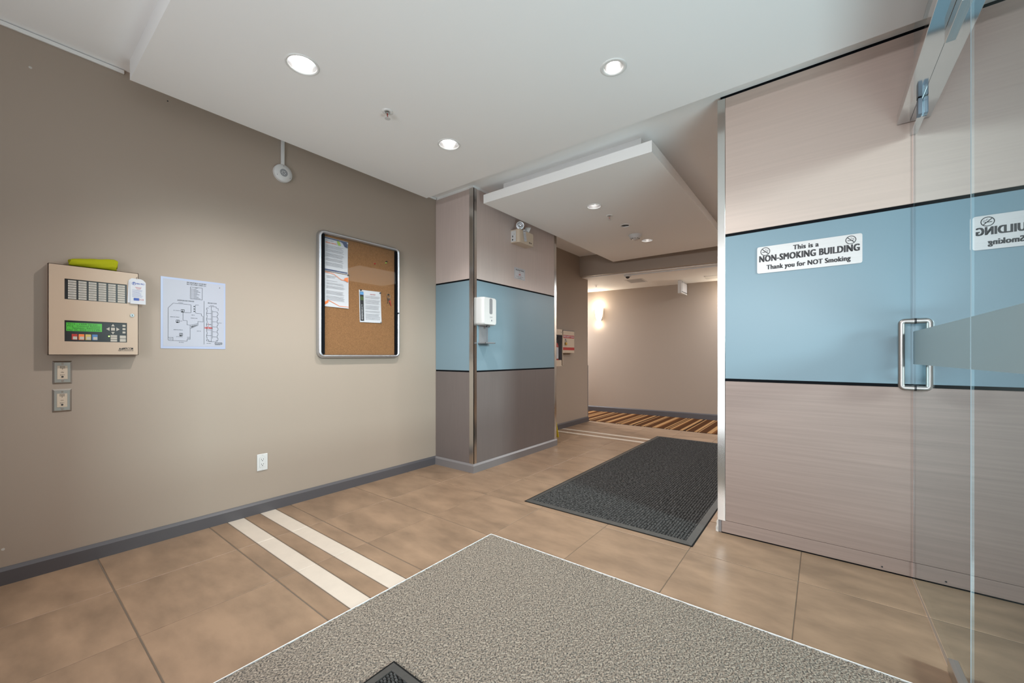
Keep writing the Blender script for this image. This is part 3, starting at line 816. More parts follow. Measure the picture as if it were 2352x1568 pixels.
# ------------------------------------------------------------------ fire alarm annunciator
PX = -2.985                              # its front plane
def pxl(y): return y                     # measured on the wall plane; pull towards the camera for the proud front
kf = (PX)/(LW)
def fy(y): return y*kf
def fz(z): return CAM_H + (z-CAM_H)*kf
t = thing('alarm_panel', 'cream steel fire alarm annunciator panel on the left wall', 'panel', (LW, 0.34, 1.08))
y0, y1, z0, z1 = fy(0.178), fy(0.511), fz(1.074), fz(1.530)
WF = on_x(LW)
b = MB(); b.box(y0+0.006, y1-0.006, z0+0.006, z1-0.006, 0, 0.04, WF); build('back_box', b, M['cream'], t)
b = MB()
PF = on_x(PX)
wu = (fy(0.233), fy(0.464), fz(1.357), fz(1.461)); wd = (fy(0.231), fy(0.464), fz(1.143), fz(1.250))
# door skin framed around its two windows
ysn = [y0, wu[0], wu[1], y1]; zsn = [z0, wd[2], wd[3], wu[2], wu[3], z1]
for i in range(3):
    for j in range(5):
        if i == 1 and j in (1, 3): continue
        b.box(ysn[i], ysn[i+1], zsn[j], zsn[j+1], -0.012, 0.0, PF)
b.box(y0, y0+0.002, z0, z1, -0.045, 0, PF); b.box(y1-0.002, y1, z0, z1, -0.045, 0, PF)
b.box(y0, y1, z1-0.002, z1, -0.045, 0, PF); b.box(y0, y1, z0, z0+0.002, -0.045, 0, PF)
pd = build('door', b, M['cream'], t)
b = MB(); b.cyl(fy(0.4845), fz(1.300)-0.006, 0, 0.004, 0.0085, 18, PF); b.cyl(fy(0.4845), fz(1.300)-0.006, 0.004, 0.006, 0.006, 18, PF); lkk = build('lock', b, M['chrome'], pd)
b = MB(); b.box(fy(0.4835), fy(0.4855), fz(1.300)-0.010, fz(1.300)-0.002, 0.006, 0.0066, PF); build('keyhole', b, M['ink'], lkk)
b = MB(); text('MIRCOM', 0.017, PF, fy(0.4685), fz(1.1085), 0.0005, 0.02, mb=b, width=0.040)
text('REMOTE ANNUNCIATOR', 0.0075, PF, fy(0.4595), fz(1.0975), 0.0005, 0.01, mb=b, width=0.060)
for dx in (0, 0.0085):
    b.add([(fy(0.436)+dx-0.0055, fz(1.104), 0.0005), (fy(0.436)+dx+0.0055, fz(1.104), 0.0005), (fy(0.436)+dx, fz(1.1135), 0.0005)], [(0,1,2)], PF)
build('maker_mark', b, M['ink'], pd)
DF = on_x(PX-0.006)
b = MB(); b.box(wu[0], wu[1], wu[2], wu[3], -0.004, 0, DF); zone = build('zone_display', b, M['blackplastic'], t)
lw = (wu[1]-wu[0]); colw = 0.0285
lm = None
for c in range(6):
    for r in range(8):
        a = wu[0] + 0.012 + c*(lw-0.012)/6.0; zt = wu[3]-0.004 - r*(wu[3]-wu[2]-0.006)/8
        if lm is None:
            b = MB(); b.box(a, a+colw, zt-0.0105, zt-0.001, 0, 0.0012, DF); lm = build('zone_label', b, M['label'], zone); la, lz = a, zt
        else:
            o = lm.copy(); COL.objects.link(o); o.parent = zone; o.location = (0, a-la, zt-lz)
b = MB()
for c in range(6):
    for r in range(8):
        a = wu[0] + 0.012 + c*(lw-0.012)/6.0; zt = wu[3]-0.004 - r*(wu[3]-wu[2]-0.006)/8
        if c == 5 and r > 1: continue
        b.quad(a+0.004, a+0.004+colw*(0.45+0.3*random.random()), zt-0.0066, zt-0.0050, 0.0014, DF)
o = build('zone_print', b, M['inkgrey'], zone); o['kind'] = 'stuff'
b = MB(); b.box(wd[0], wd[1], wd[2], wd[3], -0.004, 0, DF); ctrl = build('control_face', b, M['blackplastic'], t)
dw, dh = wd[1]-wd[0], wd[3]-wd[2]
def u(a): return wd[0] + a*dw
def v(bb): return wd[2] + bb*dh
b = MB(); b.box(u(0.035), u(0.585), v(0.50), v(0.90), 0, 0.001, DF); lcd = build('lcd_screen', b, M['lcd'], ctrl)
b = MB()
for i, s in enumerate(('9015 - 120A Street', 'Fire   Control System', '    System  Normal', 'Mar 25, 2025 11:13 PM')):
    text(s, 0.0105, DF, u(0.05), v(0.835-i*0.093), 0.0016, 0.0, align='LEFT', mb=b, width=dw*(0.46, 0.50, 0.42, 0.50)[i])
build('screen_text', b, mat('lcd text', (0.01, 0.06, 0.01), 0.4), lcd)
for i, (m, nm) in enumerate((('inkred', 'red'), ('inkorange', 'orange'), ('amber', 'yellow'), ('keyblue', 'blue'))):
    if m == 'amber': M[m] = mat('amber key', (0.55, 0.42, 0.12), 0.4)
    if m == 'keyblue': M[m] = mat('blue key', (0.08, 0.20, 0.42), 0.4)
    a = 0.115 + i*0.104
    b = MB(); b.box(u(a), u(a+0.088), v(0.08), v(0.36), 0, 0.0018, DF, 0.0008); k = build('function_key', b, M[m], ctrl)
    k['label'] = '%s bordered function key' % nm
    b = MB(); b.box(u(a+0.018), u(a+0.082), v(0.10), v(0.24), 0.0018, 0.0024, DF); build('key_label', b, M['label'], k)
cx, cy = 0.765, 0.66
for (dx, dy, pts) in ((0, 0.20, ((-.03,-.06),(.03,-.06),(0,.06))), (0, -0.20, ((-.03,.06),(0,-.06),(.03,.06))), (-0.085, 0, ((.028,-.09),(.028,.09),(-.028,0))), (0.085, 0, ((-.028,-.09),(.028,0),(-.028,.09)))):
    b = MB(); b.prism([(u(cx+dx+p[0]), v(cy+dy+p[1])) for p in pts], 0, 0.0016, DF); build('arrow_key', b, M['label'], ctrl)
b = MB(); b.box(u(cx-0.033), u(cx+0.033), v(cy-0.075), v(cy+0.075), 0, 0.0018, DF, 0.0006); build('enter_key', b, M['label'], ctrl)
for i in range(3):
    b = MB(); b.box(u(0.925), u(0.978), v(0.80-i*0.17), v(0.90-i*0.17), 0, 0.0016, DF, 0.0005); build('side_key', b, M['label'], ctrl)
b = MB(); b.cyl(u(0.70), v(0.295), 0, 0.002, 0.0028, 12, DF); build('status_light', b, M['led'], ctrl)
for (a0, a1, lst) in ((0.725, 0.835, (0.265, 0.15, 0.035)), (0.88, 0.985, (0.205, 0.035))):
    for q in lst:
        b = MB(); b.box(u(a0), u(a1), v(q), v(q + (0.095 if len(lst) == 3 else 0.145)), 0, 0.0012, DF); build('legend_label', b, M['label'], ctrl)

# hi-vis cloth rolled on top of the panel
ty0, ty1 = 0.247, 0.418
t = thing('yellow_cloth', 'rolled yellow cloth lying on top of the cream alarm panel', 'cloth', (PX-0.02, 0.33, z1))
b = MB(); n = 28; segs = 16; vs = []; rings = []
for j in range(segs+1):
    f = j/segs; yy = ty0 + (ty1-ty0)*f
    rx, rz = 0.023 + 0.004*f, 0.020 + 0.012*f
    if j == 0 or j == segs: rx *= 0.9; rz *= 0.9
    zc = z1 + rz + 0.0005 - 0.002
    for i in range(n):
        a = 2*math.pi*i/n
        wob = 1 + 0.05*math.sin(3*a + 5*f) + 0.03*math.sin(7*a - 9*f) + 0.02*math.sin(23*f + 2*a)
        vs.append((PX - 0.022 + rx*wob*math.cos(a), yy + 0.004*math.sin(2*a), max(z1, zc + rz*wob*math.sin(a))))
fs = [(j*n+i, j*n+(i+1)%n, (j+1)*n+(i+1)%n, (j+1)*n+i) for j in range(segs) for i in range(n)]
b.add(vs, fs, smooth=True); b.add(vs[:n], [tuple(range(n))]); b.add(vs[-n:], [tuple(range(n))[::-1]])
bm_fix(b); b.s = [True]*len(b.f)
build('roll', b, M['hivis'], t)
b = MB()     # spiral of the roll's open end
pts = []
for i in range(40):
    a = i*0.42; r = 0.004 + 0.019*i/40
    pts.append((PX-0.022 + r*math.cos(a)*0.85, ty1+0.001, z1 + 0.031 + r*math.sin(a)))
b.tube(pts, 0.0022, 6); build('rolled_edge', b, M['hivis'], t)

# inspection tags hanging from the panel
TY0, TY1, TZ0, TZ1 = fy(0.476), fy(0.540), fz(1.358), fz(1.497)
t = thing('inspection_tag', 'white inspection tags with blue logo hanging from the alarm panel corner', 'tag', (PX, 0.50, TZ1))
def tagcard(dy, dz, c, ang):
    b = MB(); w_, h_ = TY1-TY0, TZ1-TZ0
    F = on_x(PX+c, TY0+dy+w_/2, TZ1+dz) @ Matrix.Rotation(R(ang), 4, 'Z')
    P = [(-w_/2, -h_), (w_/2, -h_), (w_/2, -0.016), (w_/2-0.012, -0.002), (-w_/2+0.012, -0.002), (-w_/2, -0.016)]
    b.prism(P, 0, 0.0008, F)
    return b, F, w_, h_
b, F, _, _ = tagcard(-0.006, 0.004, 0.0045, -2); build('card', b, M['paper'], t)
b, F, _, _ = tagcard(-0.003, 0.001, 0.0060, 1); build('card', b, M['paper'], t)
b, F, w_, h_ = tagcard(0.0, 0.0, 0.0075, 0); front = build('card', b, M['paper'], t)
b = MB(); b.lathe([(0.0065, 0.0012), (0.0085, 0.0012)], 20, F, -0.017, -0.026); text('F', 0.016, F, -0.017, -0.026, 0.0012, 0.03, mb=b)
text('FIRE PRO', 0.0115, F, 0.009, -0.026, 0.0012, 0.02, mb=b, width=0.034)
for i in range(7): b.quad(-0.024, -0.024+0.026+0.02*random.random(), -0.062-i*0.006, -0.0608-i*0.006, 0.0012, F)
b.box(-0.018, 0.004, -0.118, -0.104, 0.001, 0.0012, F)
build('tag_print', b, M['inkblue'], front, kind='stuff')
b = MB()
for i in range(3): b.quad(-0.012+0.003*i, 0.014-0.002*i, -0.046-i*0.005, -0.0445-i*0.005, 0.0012, F)
text('3-25', 0.011, F, 0.014, -0.112, 0.0012, 0.01, mb=b); build('tag_stamp', b, M['inkred'], front, kind='stuff')
b = MB(); b.tube([(PX+0.0065, TY0+w_/2, TZ1-0.008), (PX+0.004, TY0+w_/2-0.006, TZ1+0.004), (PX+0.0012, fy(0.505), TZ1+0.012)], 0.0009, 6); build('tag_string', b, M['ink'], t)

# ------------------------------------------------------------------ evacuation map
t = thing('fire_map', 'laminated site plan with black line drawing beside the alarm panel', 'map', (LW, 0.765, 1.32))
MF = on_x(LW)
my0, my1, mz0, mz1 = 0.606, 0.925, 1.1125, 1.5315
b = MB(); b.box(my0, my1, mz0, mz1, 0, 0.002, MF); build('laminate_sheet', b, M['paperblue'], t)
b = MB(); b.box(my0+0.011, my1-0.008, mz0+0.013, mz1-0.011, 0.002, 0.0026, MF); sheet = build('map_sheet', b, M['mappaper'], t)
C = 0.0030
def seg(b, x0, y0, x1, y1, wd=0.0016, F=MF, c=C):
    d = Vector((x1-x0, y1-y0))
    if d.length < 1e-9: return
    d.normalize(); nn = Vector((-d.y, d.x))*wd/2
    b.add([(x0-nn.x, y0-nn.y, c), (x1-nn.x, y1-nn.y, c), (x1+nn.x, y1+nn.y, c), (x0+nn.x, y0+nn.y, c)], [(0,1,2,3)], F)
# image-space fractions of the map measured inside its outline (u across, v down)
def mp(u_, v_): return (my0 + (my1-my0)*u_, mz1 - (mz1-mz0)*v_)
def mv(px, py):   # zoomed-photo pixel -> map fraction
    u_ = (px-65)/(1290-65); top = 120 + u_*(262-120); bot = 1490 + u_*(1497-1490)
    return mp(u_, (py-top)/(bot-top))
b = MB()
def path(pts, closed=False, wd=0.0016):
    q = [mv(*p) for p in pts]
    if closed: q.append(q[0])
    for p0, p1 in zip(q[:-1], q[1:]): seg(b, *p0, *p1, wd)
path([(195,718),(283,630),(605,660),(605,812),(458,805),(458,955),(533,962),(533,1040),(592,1045),(592,1315),(533,1315),(533,1350),(280,1340),(208,1338),(193,1320)], True)
path([(195,1280),(278,1280),(278,1340)]); path([(533,1275),(592,1275)])
path([(755,668),(690,665),(690,812),(718,822),(805,830),(805,868),(840,880),(840,985),(740,975),(740,1050),(595,1110)])
path([(595,1045),(740,1018)])
path([(855,590),(855,1410)])
path([(598,322),(825,345),(822,570),(595,548)], True)
# ground floor row of units
cl, cc, cr = 905, 1003, 1130
path([(950,690),(1100,700),(1100,725),(1140,730),(1140,775)]); path([(1003,690),(1003,1360)]); path([(1025,765),(1025,1300)])
for i in range(6):
    y_ = 720 + i*105
    path([(950 if i == 0 else 918, y_), (cl, y_), (cl, y_+30), (918, y_+30), (918, y_+80), (cl, y_+80), (cl, y_+100), (1003, y_+104)])
for i in range(6):
    y_ = 790 + i*95
    path([(1025, y_), (1118, y_+4), (1118, y_+24), (1138, y_+26), (1138, y_+66), (1118, y_+68), (1118, y_+95)])
path([(918,1320),(950,1320),(950,1355),(1003,1358),(1100,1362),(1100,1335),(1125,1335)])
for (x_, y_) in ((455,775),(365,975),(425,1225)):
    path([(x_-28,y_-25),(x_+28,y_-22),(x_+28,y_+22),(x_-28,y_+20)], True, 0.0022); path([(x_,y_-24),(x_,y_+21)], False, 0.003); path([(x_-28,y_+20),(x_+10,y_+22)], False, 0.006)
for i in range(8): path([(612+i*15, 1060-i*3),(622+i*15, 1095-i*7)], False, 0.003)
for y_ in (692, 740, 783): path([(656,y_),(682,y_+2)], False, 0.006)
path([(1078,1375),(1220,1380),(1218,1410),(1076,1405)], True, 0.0024)
build('plan_drawing', b, M['ink'], sheet)
b = MB()
def mt(s, size, px, py, wpx, bold=0.01):
    p = mv(px, py); text(s, size, MF, p[0], p[1], C, bold, mb=b, width=wpx*(my1-my0)/1225)
mt('FIRE DEPARTMENT ACCESS MAP', 0.0095, 715, 258, 375, 0.02)
mt('9015 120A STREET, SURREY, B.C.', 0.0095, 715, 290, 375, 0.02)
mt('LEGEND', 0.006, 710, 345, 45)
mt('UNDERGROUND PARKADE', 0.010, 510, 587, 310, 0.02)
mt('GROUND FLOOR', 0.010, 1020, 633, 180, 0.02)
for (s, px, py, wp) in (('90 AVENUE', 420, 626, 85), ('RESIDENTIAL PARKING', 312, 895, 165), ('RESIDENTIAL PARKING', 372, 1138, 165), ('PARKING LOBBY', 668, 917, 130),
                        ('RAMP UP', 645, 855, 65), ('COURTYARD', 758, 1160, 80), ('89A AVENUE', 430, 1373, 90), ('90 AVENUE', 1018, 677, 75), ('89A AVENUE', 952, 1391, 85),
                        ('STAIRS', 345, 772, 120), ('STAIRS', 395, 1268, 120), ('ELEV', 430, 970, 35), ('ELEC', 236, 1310, 50), ('MECH', 562, 1297, 42), ('COURTYARD', 1175, 1005, 70),
                        ('LOBBY', 975, 1035, 45), ('YOU ARE HERE', 1148, 1392, 120), ('JANUARY 2012', 1130, 1418, 110)):
    mt(s, 0.0055, px, py, wp)
for i in range(8):
    p = mv(650, 362 + i*25); q = mv(650 + 60 + (i*37) % 90, 368 + i*25); seg(b, p[0], p[1], q[0], p[1], 0.0022); p2 = mv(612, 358+i*25); seg(b, p2[0], p2[1], p2[0]+0.006, p2[1], 0.0025)
p = mv(1168, 340); b.add([(p[0]-0.002, p[1]-0.004, C), (p[0]+0.002, p[1]-0.004, C), (p[0], p[1]+0.006, C)], [(0,1,2)], MF)
build('map_lettering', b, M['ink'], sheet, kind='stuff')
b = MB()
for (p0, p1) in (((870,1085),(1015,1090)), ((1015,1090),(1015,1112)), ((1015,1112),(870,1106)), ((870,1106),(870,1085))): seg(b, *mv(*p0), *mv(*p1), 0.0024)
seg(b, *mv(885,1096), *mv(930,1098), 0.004); seg(b, *mv(945,1098), *mv(1000,1101), 0.004); seg(b, *mv(945,1000), *mv(945,1085), 0.0016)
build('red_marking', b, M['inkred'], sheet)

# ------------------------------------------------------------------ key switch plates, outlet
def switch_plate(label, yc, zc, grp='key switch plates'):
    t = thing('key_switch', label, 'switch', (LW, yc, zc), grp)
    F = on_x(LW, yc, zc)
    hw, hh = 0.0335, 0.0575
    b = MB()
    vs = [(-hw,-hh,0),(hw,-hh,0),(hw,hh,0),(-hw,hh,0),(-hw+.007,-hh+.007,.006),(hw-.007,-hh+.007,.006),(hw-.007,hh-.007,.006),(-hw+.007,hh-.007,.006)]
    b.add(vs, [(4,5,6,7),(0,1,5,4),(1,2,6,5),(2,3,7,6),(3,0,4,7)], F); build('plate', b, M['plate'], t)
    b = MB(); b.box(-0.0175, 0.0175, -0.034, 0.034, 0.006, 0.0072, F, 0.0005); ins = build('insert', b, M['creambox'], t)
    b = MB()
    for (a0,a1,c0,c1) in ((-.008,.008,.031,.032),(-.008,.008,.0205,.0215),(-.008,-.007,.021,.032),(.007,.008,.021,.032)): b.quad(a0,a1,c0,c1,.0075,F)
    for i in range(2): b.quad(-.006,.006,.0235+i*.004,.0248+i*.004,.0075,F)
    text('FIRE', 0.006, F, 0, 0.000, 0.0075, 0.0, mb=b); text('RESET', 0.006, F, 0, -0.013, 0.0075, 0.0, mb=b)
    build('insert_print', b, M['ink'], ins)
    b = MB(); b.cyl(0, -0.022, 0.0072, 0.0085, 0.0042, 14, F); build('key_barrel', b, M['ink'], ins)
    b = MB(); b.cyl(0, 0.017, 0.0072, 0.0078, 0.0016, 10, F); build('pilot_light', b, M['ink'], ins)
    for z_ in (-0.043, 0.043):
        b = MB(); b.cyl(0, z_, 0.006, 0.0075, 0.0042, 12, F); build('screw', b, M['chrome'], t)
switch_plate('steel key switch plate with cream insert, directly under the alarm panel', 0.2255, 0.986)
switch_plate('steel key switch plate with cream insert, lower of the pair below the alarm panel', 0.2245, 0.8455)

t = thing('power_outlet', 'white duplex power outlet low on the left wall', 'outlet', (LW, 1.140, 0.343))
F = on_x(LW, 1.140, 0.343)
b = MB(); b.box(-0.033, 0.033, -0.0565, 0.0565, 0, 0.005, F, 0.002); build('cover_plate', b, M['whiteplastic'], t)
b = MB(); b.prism(rounded(-0.0165, 0.0165, -0.0335, 0.0335, 0.004), 0.005, 0.0065, F); rc = build('receptacle', b, M['whiteplastic'], t)
b = MB()
for z_ in (0.0165, -0.0165):
    b.box(-0.0075, -0.005, z_, z_+0.008, 0.0064, 0.0069, F); b.box(0.005, 0.0075, z_+0.001, z_+0.008, 0.0064, 0.0069, F)
    b.cyl(0, z_-0.006, 0.0064, 0.0069, 0.003, 10, F)
build('slots', b, M['ink'], rc)
b = MB(); b.prism(rounded(-0.0172, 0.0172, -0.0342, 0.0342, 0.004), 0.0049, 0.0053, F); build('receptacle_gap', b, M['inkgrey'], t)
for z_ in (-0.048, 0.048):
    b = MB(); b.cyl(0, z_, 0.005, 0.0056, 0.0024, 10, F); build('screw', b, M['alu'], t)

# round fire speaker with conduit
t = thing('wall_speaker', 'round white alarm sounder on the left wall, fed by conduit from the ceiling', 'speaker', (LW, 1.270, 2.36))
F = on_x(LW, 1.268, 2.359)
b = MB(); b.lathe([(0.062, 0), (0.062, 0.018), (0.058, 0.026), (0.026, 0.030)], 36, F); dk = build('disc', b, M['whiteplastic'], t)
b = MB(); b.lathe([(0.027, 0.029), (0.024, 0.031), (0.010, 0.026), (0.0, 0.026)], 24, F); gr = build('horn', b, M['greyplastic'], t)
b = MB()
for i in range(6):
    a = i*math.pi/3; b.cyl(0.011*math.cos(a), 0.011*math.sin(a), 0.026, 0.029, 0.003, 8, F)
build('horn_grille', b, M['whiteplastic'], gr)
for a in (90, 210, 330):
    b = MB(); b.cyl(0.049*math.cos(R(a)), 0.049*math.sin(R(a)), 0.027, 0.0285, 0.0028, 8, F); build('screw', b, M['inkgrey'], dk)
b = MB(); b.box(-0.011, 0.011, 0.055, CZ-2.359, 0.0, 0.018, F, 0.003); build('conduit', b, M['whiteplastic'], t)

# ------------------------------------------------------------------ notice board
BY0, BY1, BZ0, BZ1 = 1.512, 2.252, 1.052, 2.028
BD = 0.042
t = thing('notice_board', 'aluminium-framed cork notice board on the left wall', 'notice board', (LW, (BY0+BY1)/2, BZ0))
F = on_x(LW)
kb = (LW+BD)/LW
# rounded frame ring with a rounded section, swept
def ring(y0, y1, z0, z1, r, n=8):
    return rounded(y0, y1, z0, z1, r, n)
secs = [(0.0, 0.0), (0.0, BD*0.55), (0.006, BD*0.9), (0.014, BD), (0.022, BD*0.92), (0.027, BD*0.66), (0.027, 0.010)]
b = MB(); loops = []
for (ins, dep) in secs:
    loops.append([(p[0], p[1], dep) for p in ring(BY0+ins, BY1-ins, BZ0+ins, BZ1-ins, max(0.004, 0.048-ins))])
k = len(loops[0]); vs = [p for L in loops for p in L]
fs = [(j*k+i, j*k+(i+1)%k, (j+1)*k+(i+1)%k, (j+1)*k+i) for j in range(len(secs)-1) for i in range(k)]
b.add(vs, fs, F, smooth=True)
bm_fix(b); b.s = [True]*len(b.f)
build('frame', b, M['alu'], t)
b = MB(); b.box(BY0+0.02, BY1-0.02, BZ0+0.02, BZ1-0.02, 0, 0.012, F); build('cork_panel', b, M['cork'], t)
for (a0, a1) in ((BY0+0.028, BY0+0.050), (BY1-0.048, BY1-0.028)):
    b = MB(); b.box(a0, a1, BZ0+0.03, BZ1-0.03, 0.012, 0.034, F, 0.002); g_ = build('gasket_strip', b, M['black'], t)
b = MB(); b.cyl(BY1-0.026, 1.448, 0.03, 0.046, 0.007, 14, F); build('lock', b, M['blackplastic'], t)
b = MB(); b.box(BY0+0.05, BY1-0.048, BZ0+0.027, BZ1-0.027, 0.028, 0.031, F); build('door_pane', b, M['acrylic'], t)

PP = on_x(LW+0.012)
def sheet_of_paper(name, label, y0, y1, z0, z1, ang=0.0):
    tt = thing(name, label, 'paper', (LW+0.012, (y0+y1)/2, (z0+z1)/2), 'papers pinned to the notice board')
    Fp = on_x(LW+0.012, (y0+y1)/2, (z0+z1)/2) @ Matrix.Rotation(R(ang), 4, 'Z')
    w_, h_ = (y1-y0)/2, (z1-z0)/2
    b = MB(); n = 6; vs = []
    for i in range(n+1):
        f = i/n; zz = 0.001 + 0.003*(f**3)
        vs += [(-w_, h_-2*h_*f, zz), (w_, h_-2*h_*f, zz + 0.002*f*f)]
    fs = [(2*i, 2*i+2, 2*i+3, 2*i+1) for i in range(n)]
    b.add(vs, fs, Fp); build('page', b, M['paper'], tt)
    return tt, Fp, w_, h_
def body(b, F, x0, x1, z1, rows_, pitch, th=0.0018, c=0.007, gaps=()):
    for i in range(rows_):
        if i in gaps: continue
        xe = x1 - (x1-x0)*(0.05 + 0.12*random.random())
        b.quad(x0, xe, z1-i*pitch-th, z1-i*pitch, c, F)
def pin(y, z, m, label):
    Fp = on_x(LW+0.012, y, z)
    b = MB(); b.lathe([(0.0, 0.013), (0.005, 0.013), (0.0055, 0.010), (0.003, 0.008), (0.003, 0.003), (0.006, 0.0015), (0.006, -0.0005), (0.0, -0.0005)], 14, Fp)
    tag(build('push_pin', b, M[m]), label, 'pin', 'push pins in the notice board')
# first notice (upper)
ya, yb = BY0+0.056, 1.760
tt, Fp, w_, h_ = sheet_of_paper('notice', 'white notice with navy and green corner, upper of two on the board', ya, yb, 1.722, 1.984, -0.6)
b = MB(); b.quad(-w_, w_, h_-0.012, h_-0.004, 0.006, Fp); b.add([(w_-0.066, h_-0.012, .006), (w_-0.005, h_-0.012, .006), (w_-0.005, h_-0.052, .006), (w_-0.03, h_-0.046, .006), (w_-0.045, h_-0.022, .006)], [(0,4,3,2,1)], Fp)
b.quad(-w_, w_-0.004, -h_+0.004, -h_+0.016, 0.006, Fp); build('navy_band', b, M['inknavy'], tt, kind='stuff')
b = MB(); b.add([(w_-0.096, h_-0.014, .0062), (w_-0.075, h_-0.014, .0062), (w_-0.060, h_-0.046, .0062), (w_-0.084, h_-0.046, .0062)], [(0,3,2,1)], Fp); build('green_leaf', b, M['inkgreen'], tt)
b = MB(); text('STRATA NEWS', 0.0095, Fp, -w_+0.006, h_-0.026, 0.0065, 0.01, align='LEFT', mb=b, width=0.062)
body(b, Fp, -w_+0.008, w_-0.03, h_-0.062, 3, 0.009); body(b, Fp, -w_+0.008, w_-0.026, h_-0.092, 17, 0.0078, gaps=(3, 8, 12)); build('body_text', b, M['inkgrey'], tt)
b = MB(); text('SPECIAL NOTICE', 0.013, Fp, -w_+0.006, h_-0.042, 0.0065, 0.02, align='LEFT', mb=b, width=0.086); build('heading', b, M['inkorange'], tt)
# second notice (lower)
tt, Fp, w_, h_ = sheet_of_paper('notice', 'white notice with orange zigzag ribbons, lower of two on the board', ya+0.003, yb+0.006, 1.449, 1.717, -0.5)
b = MB()
for pl_ in (((-w_, h_-0.004), (-0.03, h_-0.010), (0.034, h_-0.046), (w_-0.036, h_-0.045)), ((-w_, -h_+0.03), (-w_+0.026, -h_+0.05), (0.02, -h_+0.012), (w_, -h_+0.012))):
    for p, q in zip(pl_[:-1], pl_[1:]): seg(b, *p, *q, 0.004, Fp, 0.0062)
b.add([(w_-0.042, h_-0.046, .0064), (w_-0.036, h_-0.028, .0064), (w_-0.006, h_-0.018, .0064), (w_-0.006, h_-0.058, .0064)], [(0,3,2,1)], Fp)
b.add([(-w_, -h_+0.012, .0064), (-w_, -h_+0.036, .0064), (-w_+0.028, -h_+0.046, .0064), (-w_+0.026, -h_+0.030, .0064)], [(0,3,2,1)], Fp)
build('orange_ribbon', b, M['inkorange'], tt)
b = MB(); text('GARBAGE ENCLOSURE', 0.009, Fp, -w_+0.008, h_-0.030, 0.0065, 0.02, align='LEFT', mb=b, width=0.078); text('CLEANING NOTICE', 0.009, Fp, -w_+0.012, h_-0.041, 0.0065, 0.02, align='LEFT', mb=b, width=0.066)
body(b, Fp, -w_+0.008, w_-0.08, h_-0.066, 1, 0.01); body(b, Fp, -w_+0.010, w_-0.026, h_-0.082, 18, 0.0078, gaps=(2, 6, 7, 12)); build('body_text', b, M['inkgrey'], tt)
# third notice
tt, Fp, w_, h_ = sheet_of_paper('notice', 'white notice with a dark picture strip, alone at the right of the board', 1.862, 2.068, 1.350, 1.617, 1.4)
b = MB(); b.quad(-w_+0.006, -w_+0.038, -h_+0.012, h_-0.014, 0.006, Fp); build('picture_strip', b, M['inknavy'] if False else M['ink'], tt)
b = MB(); b.quad(-w_+0.006, -w_+0.038, h_-0.040, h_-0.016, 0.0064, Fp); build('sky_picture', b, mat('print sky', (0.10, 0.28, 0.55), 0.6), tt)
b = MB(); b.quad(-w_+0.008, -w_+0.036, h_-0.085, h_-0.055, 0.0064, Fp); build('grass_picture', b, mat('print grass', (0.06, 0.10, 0.03), 0.6), tt)
b = MB(); FR = Fp @ Matrix.Translation((-w_+0.022, -h_+0.085, 0)) @ Matrix.Rotation(R(90), 4, 'Z'); text('EMERGENCY', 0.020, FR, 0, 0, 0.0066, 0.0, mb=b, width=0.125); build('strip_lettering', b, M['paper'], tt)
b = MB(); text('NOTICE', 0.010, Fp, 0.022, h_-0.030, 0.0066, 0.02, mb=b, width=0.05); build('heading', b, M['inkred'], tt)
b = MB(); body(b, Fp, -w_+0.052, w_-0.004, h_-0.045, 26, 0.0078, gaps=(3, 9, 15, 18)); build('body_text', b, M['inkgrey'], tt)
# pins, keys
pin(1.752, 1.968, 'whiteplastic', 'white push pin at the corner of the upper notice')
pin(1.762, 1.716, 'blackplastic', 'black push pin where the two stacked notices meet')
pin(1.874, 1.612, 'blackplastic', 'black push pin at the left corner of the lone notice')
pin(2.058, 1.610, 'blackplastic', 'black push pin at the right corner of the lone notice')
pin(2.062, 1.358, 'greyplastic', 'grey push pin at the bottom right of the lone notice')
pin(2.005, 1.853, 'inkred', 'red push pin alone high on the cork')
pin(2.115, 1.880, 'inkgreen', 'green push pin near the upper right of the cork')
pin(2.121, 1.892, 'blackplastic', 'dark push pin just above the green one')
tt = thing('key_ring', 'metal key ring with small keys hanging on the cork', 'keys', (LW+0.012, 2.14, 1.56))
b = MB(); b.tube([(LW+0.018, 2.140+0.017*math.cos(a), 1.592+0.017*math.sin(a)) for a in [2*math.pi*i/24 for i in range(25)]], 0.0017, 6, cap=False); build('ring', b, M['chrome'], tt)
for (dy, dz, m, an) in ((-0.004, 0, 'chrome', -6), (0.006, -0.004, 'chrome', 10), (0.012, -0.020, 'inkred', 20)):
    Fk = on_x(LW+0.0155+0.001*dy*100, 2.140+dy, 1.576+dz) @ Matrix.Rotation(R(an), 4, 'Z')
    b = MB(); b.prism([(-.006,0),(-.008,-.012),(-.003,-.018),(-.003,-.050),(.003,-.050),(.004,-.040),(.002,-.034),(.004,-.028),(.003,-.018),(.008,-.012),(.006,0)], 0, 0.0018, Fk); build('key', b, M[m], tt)
pin(2.140, 1.607, 'blackplastic', 'black push pin holding the key ring')

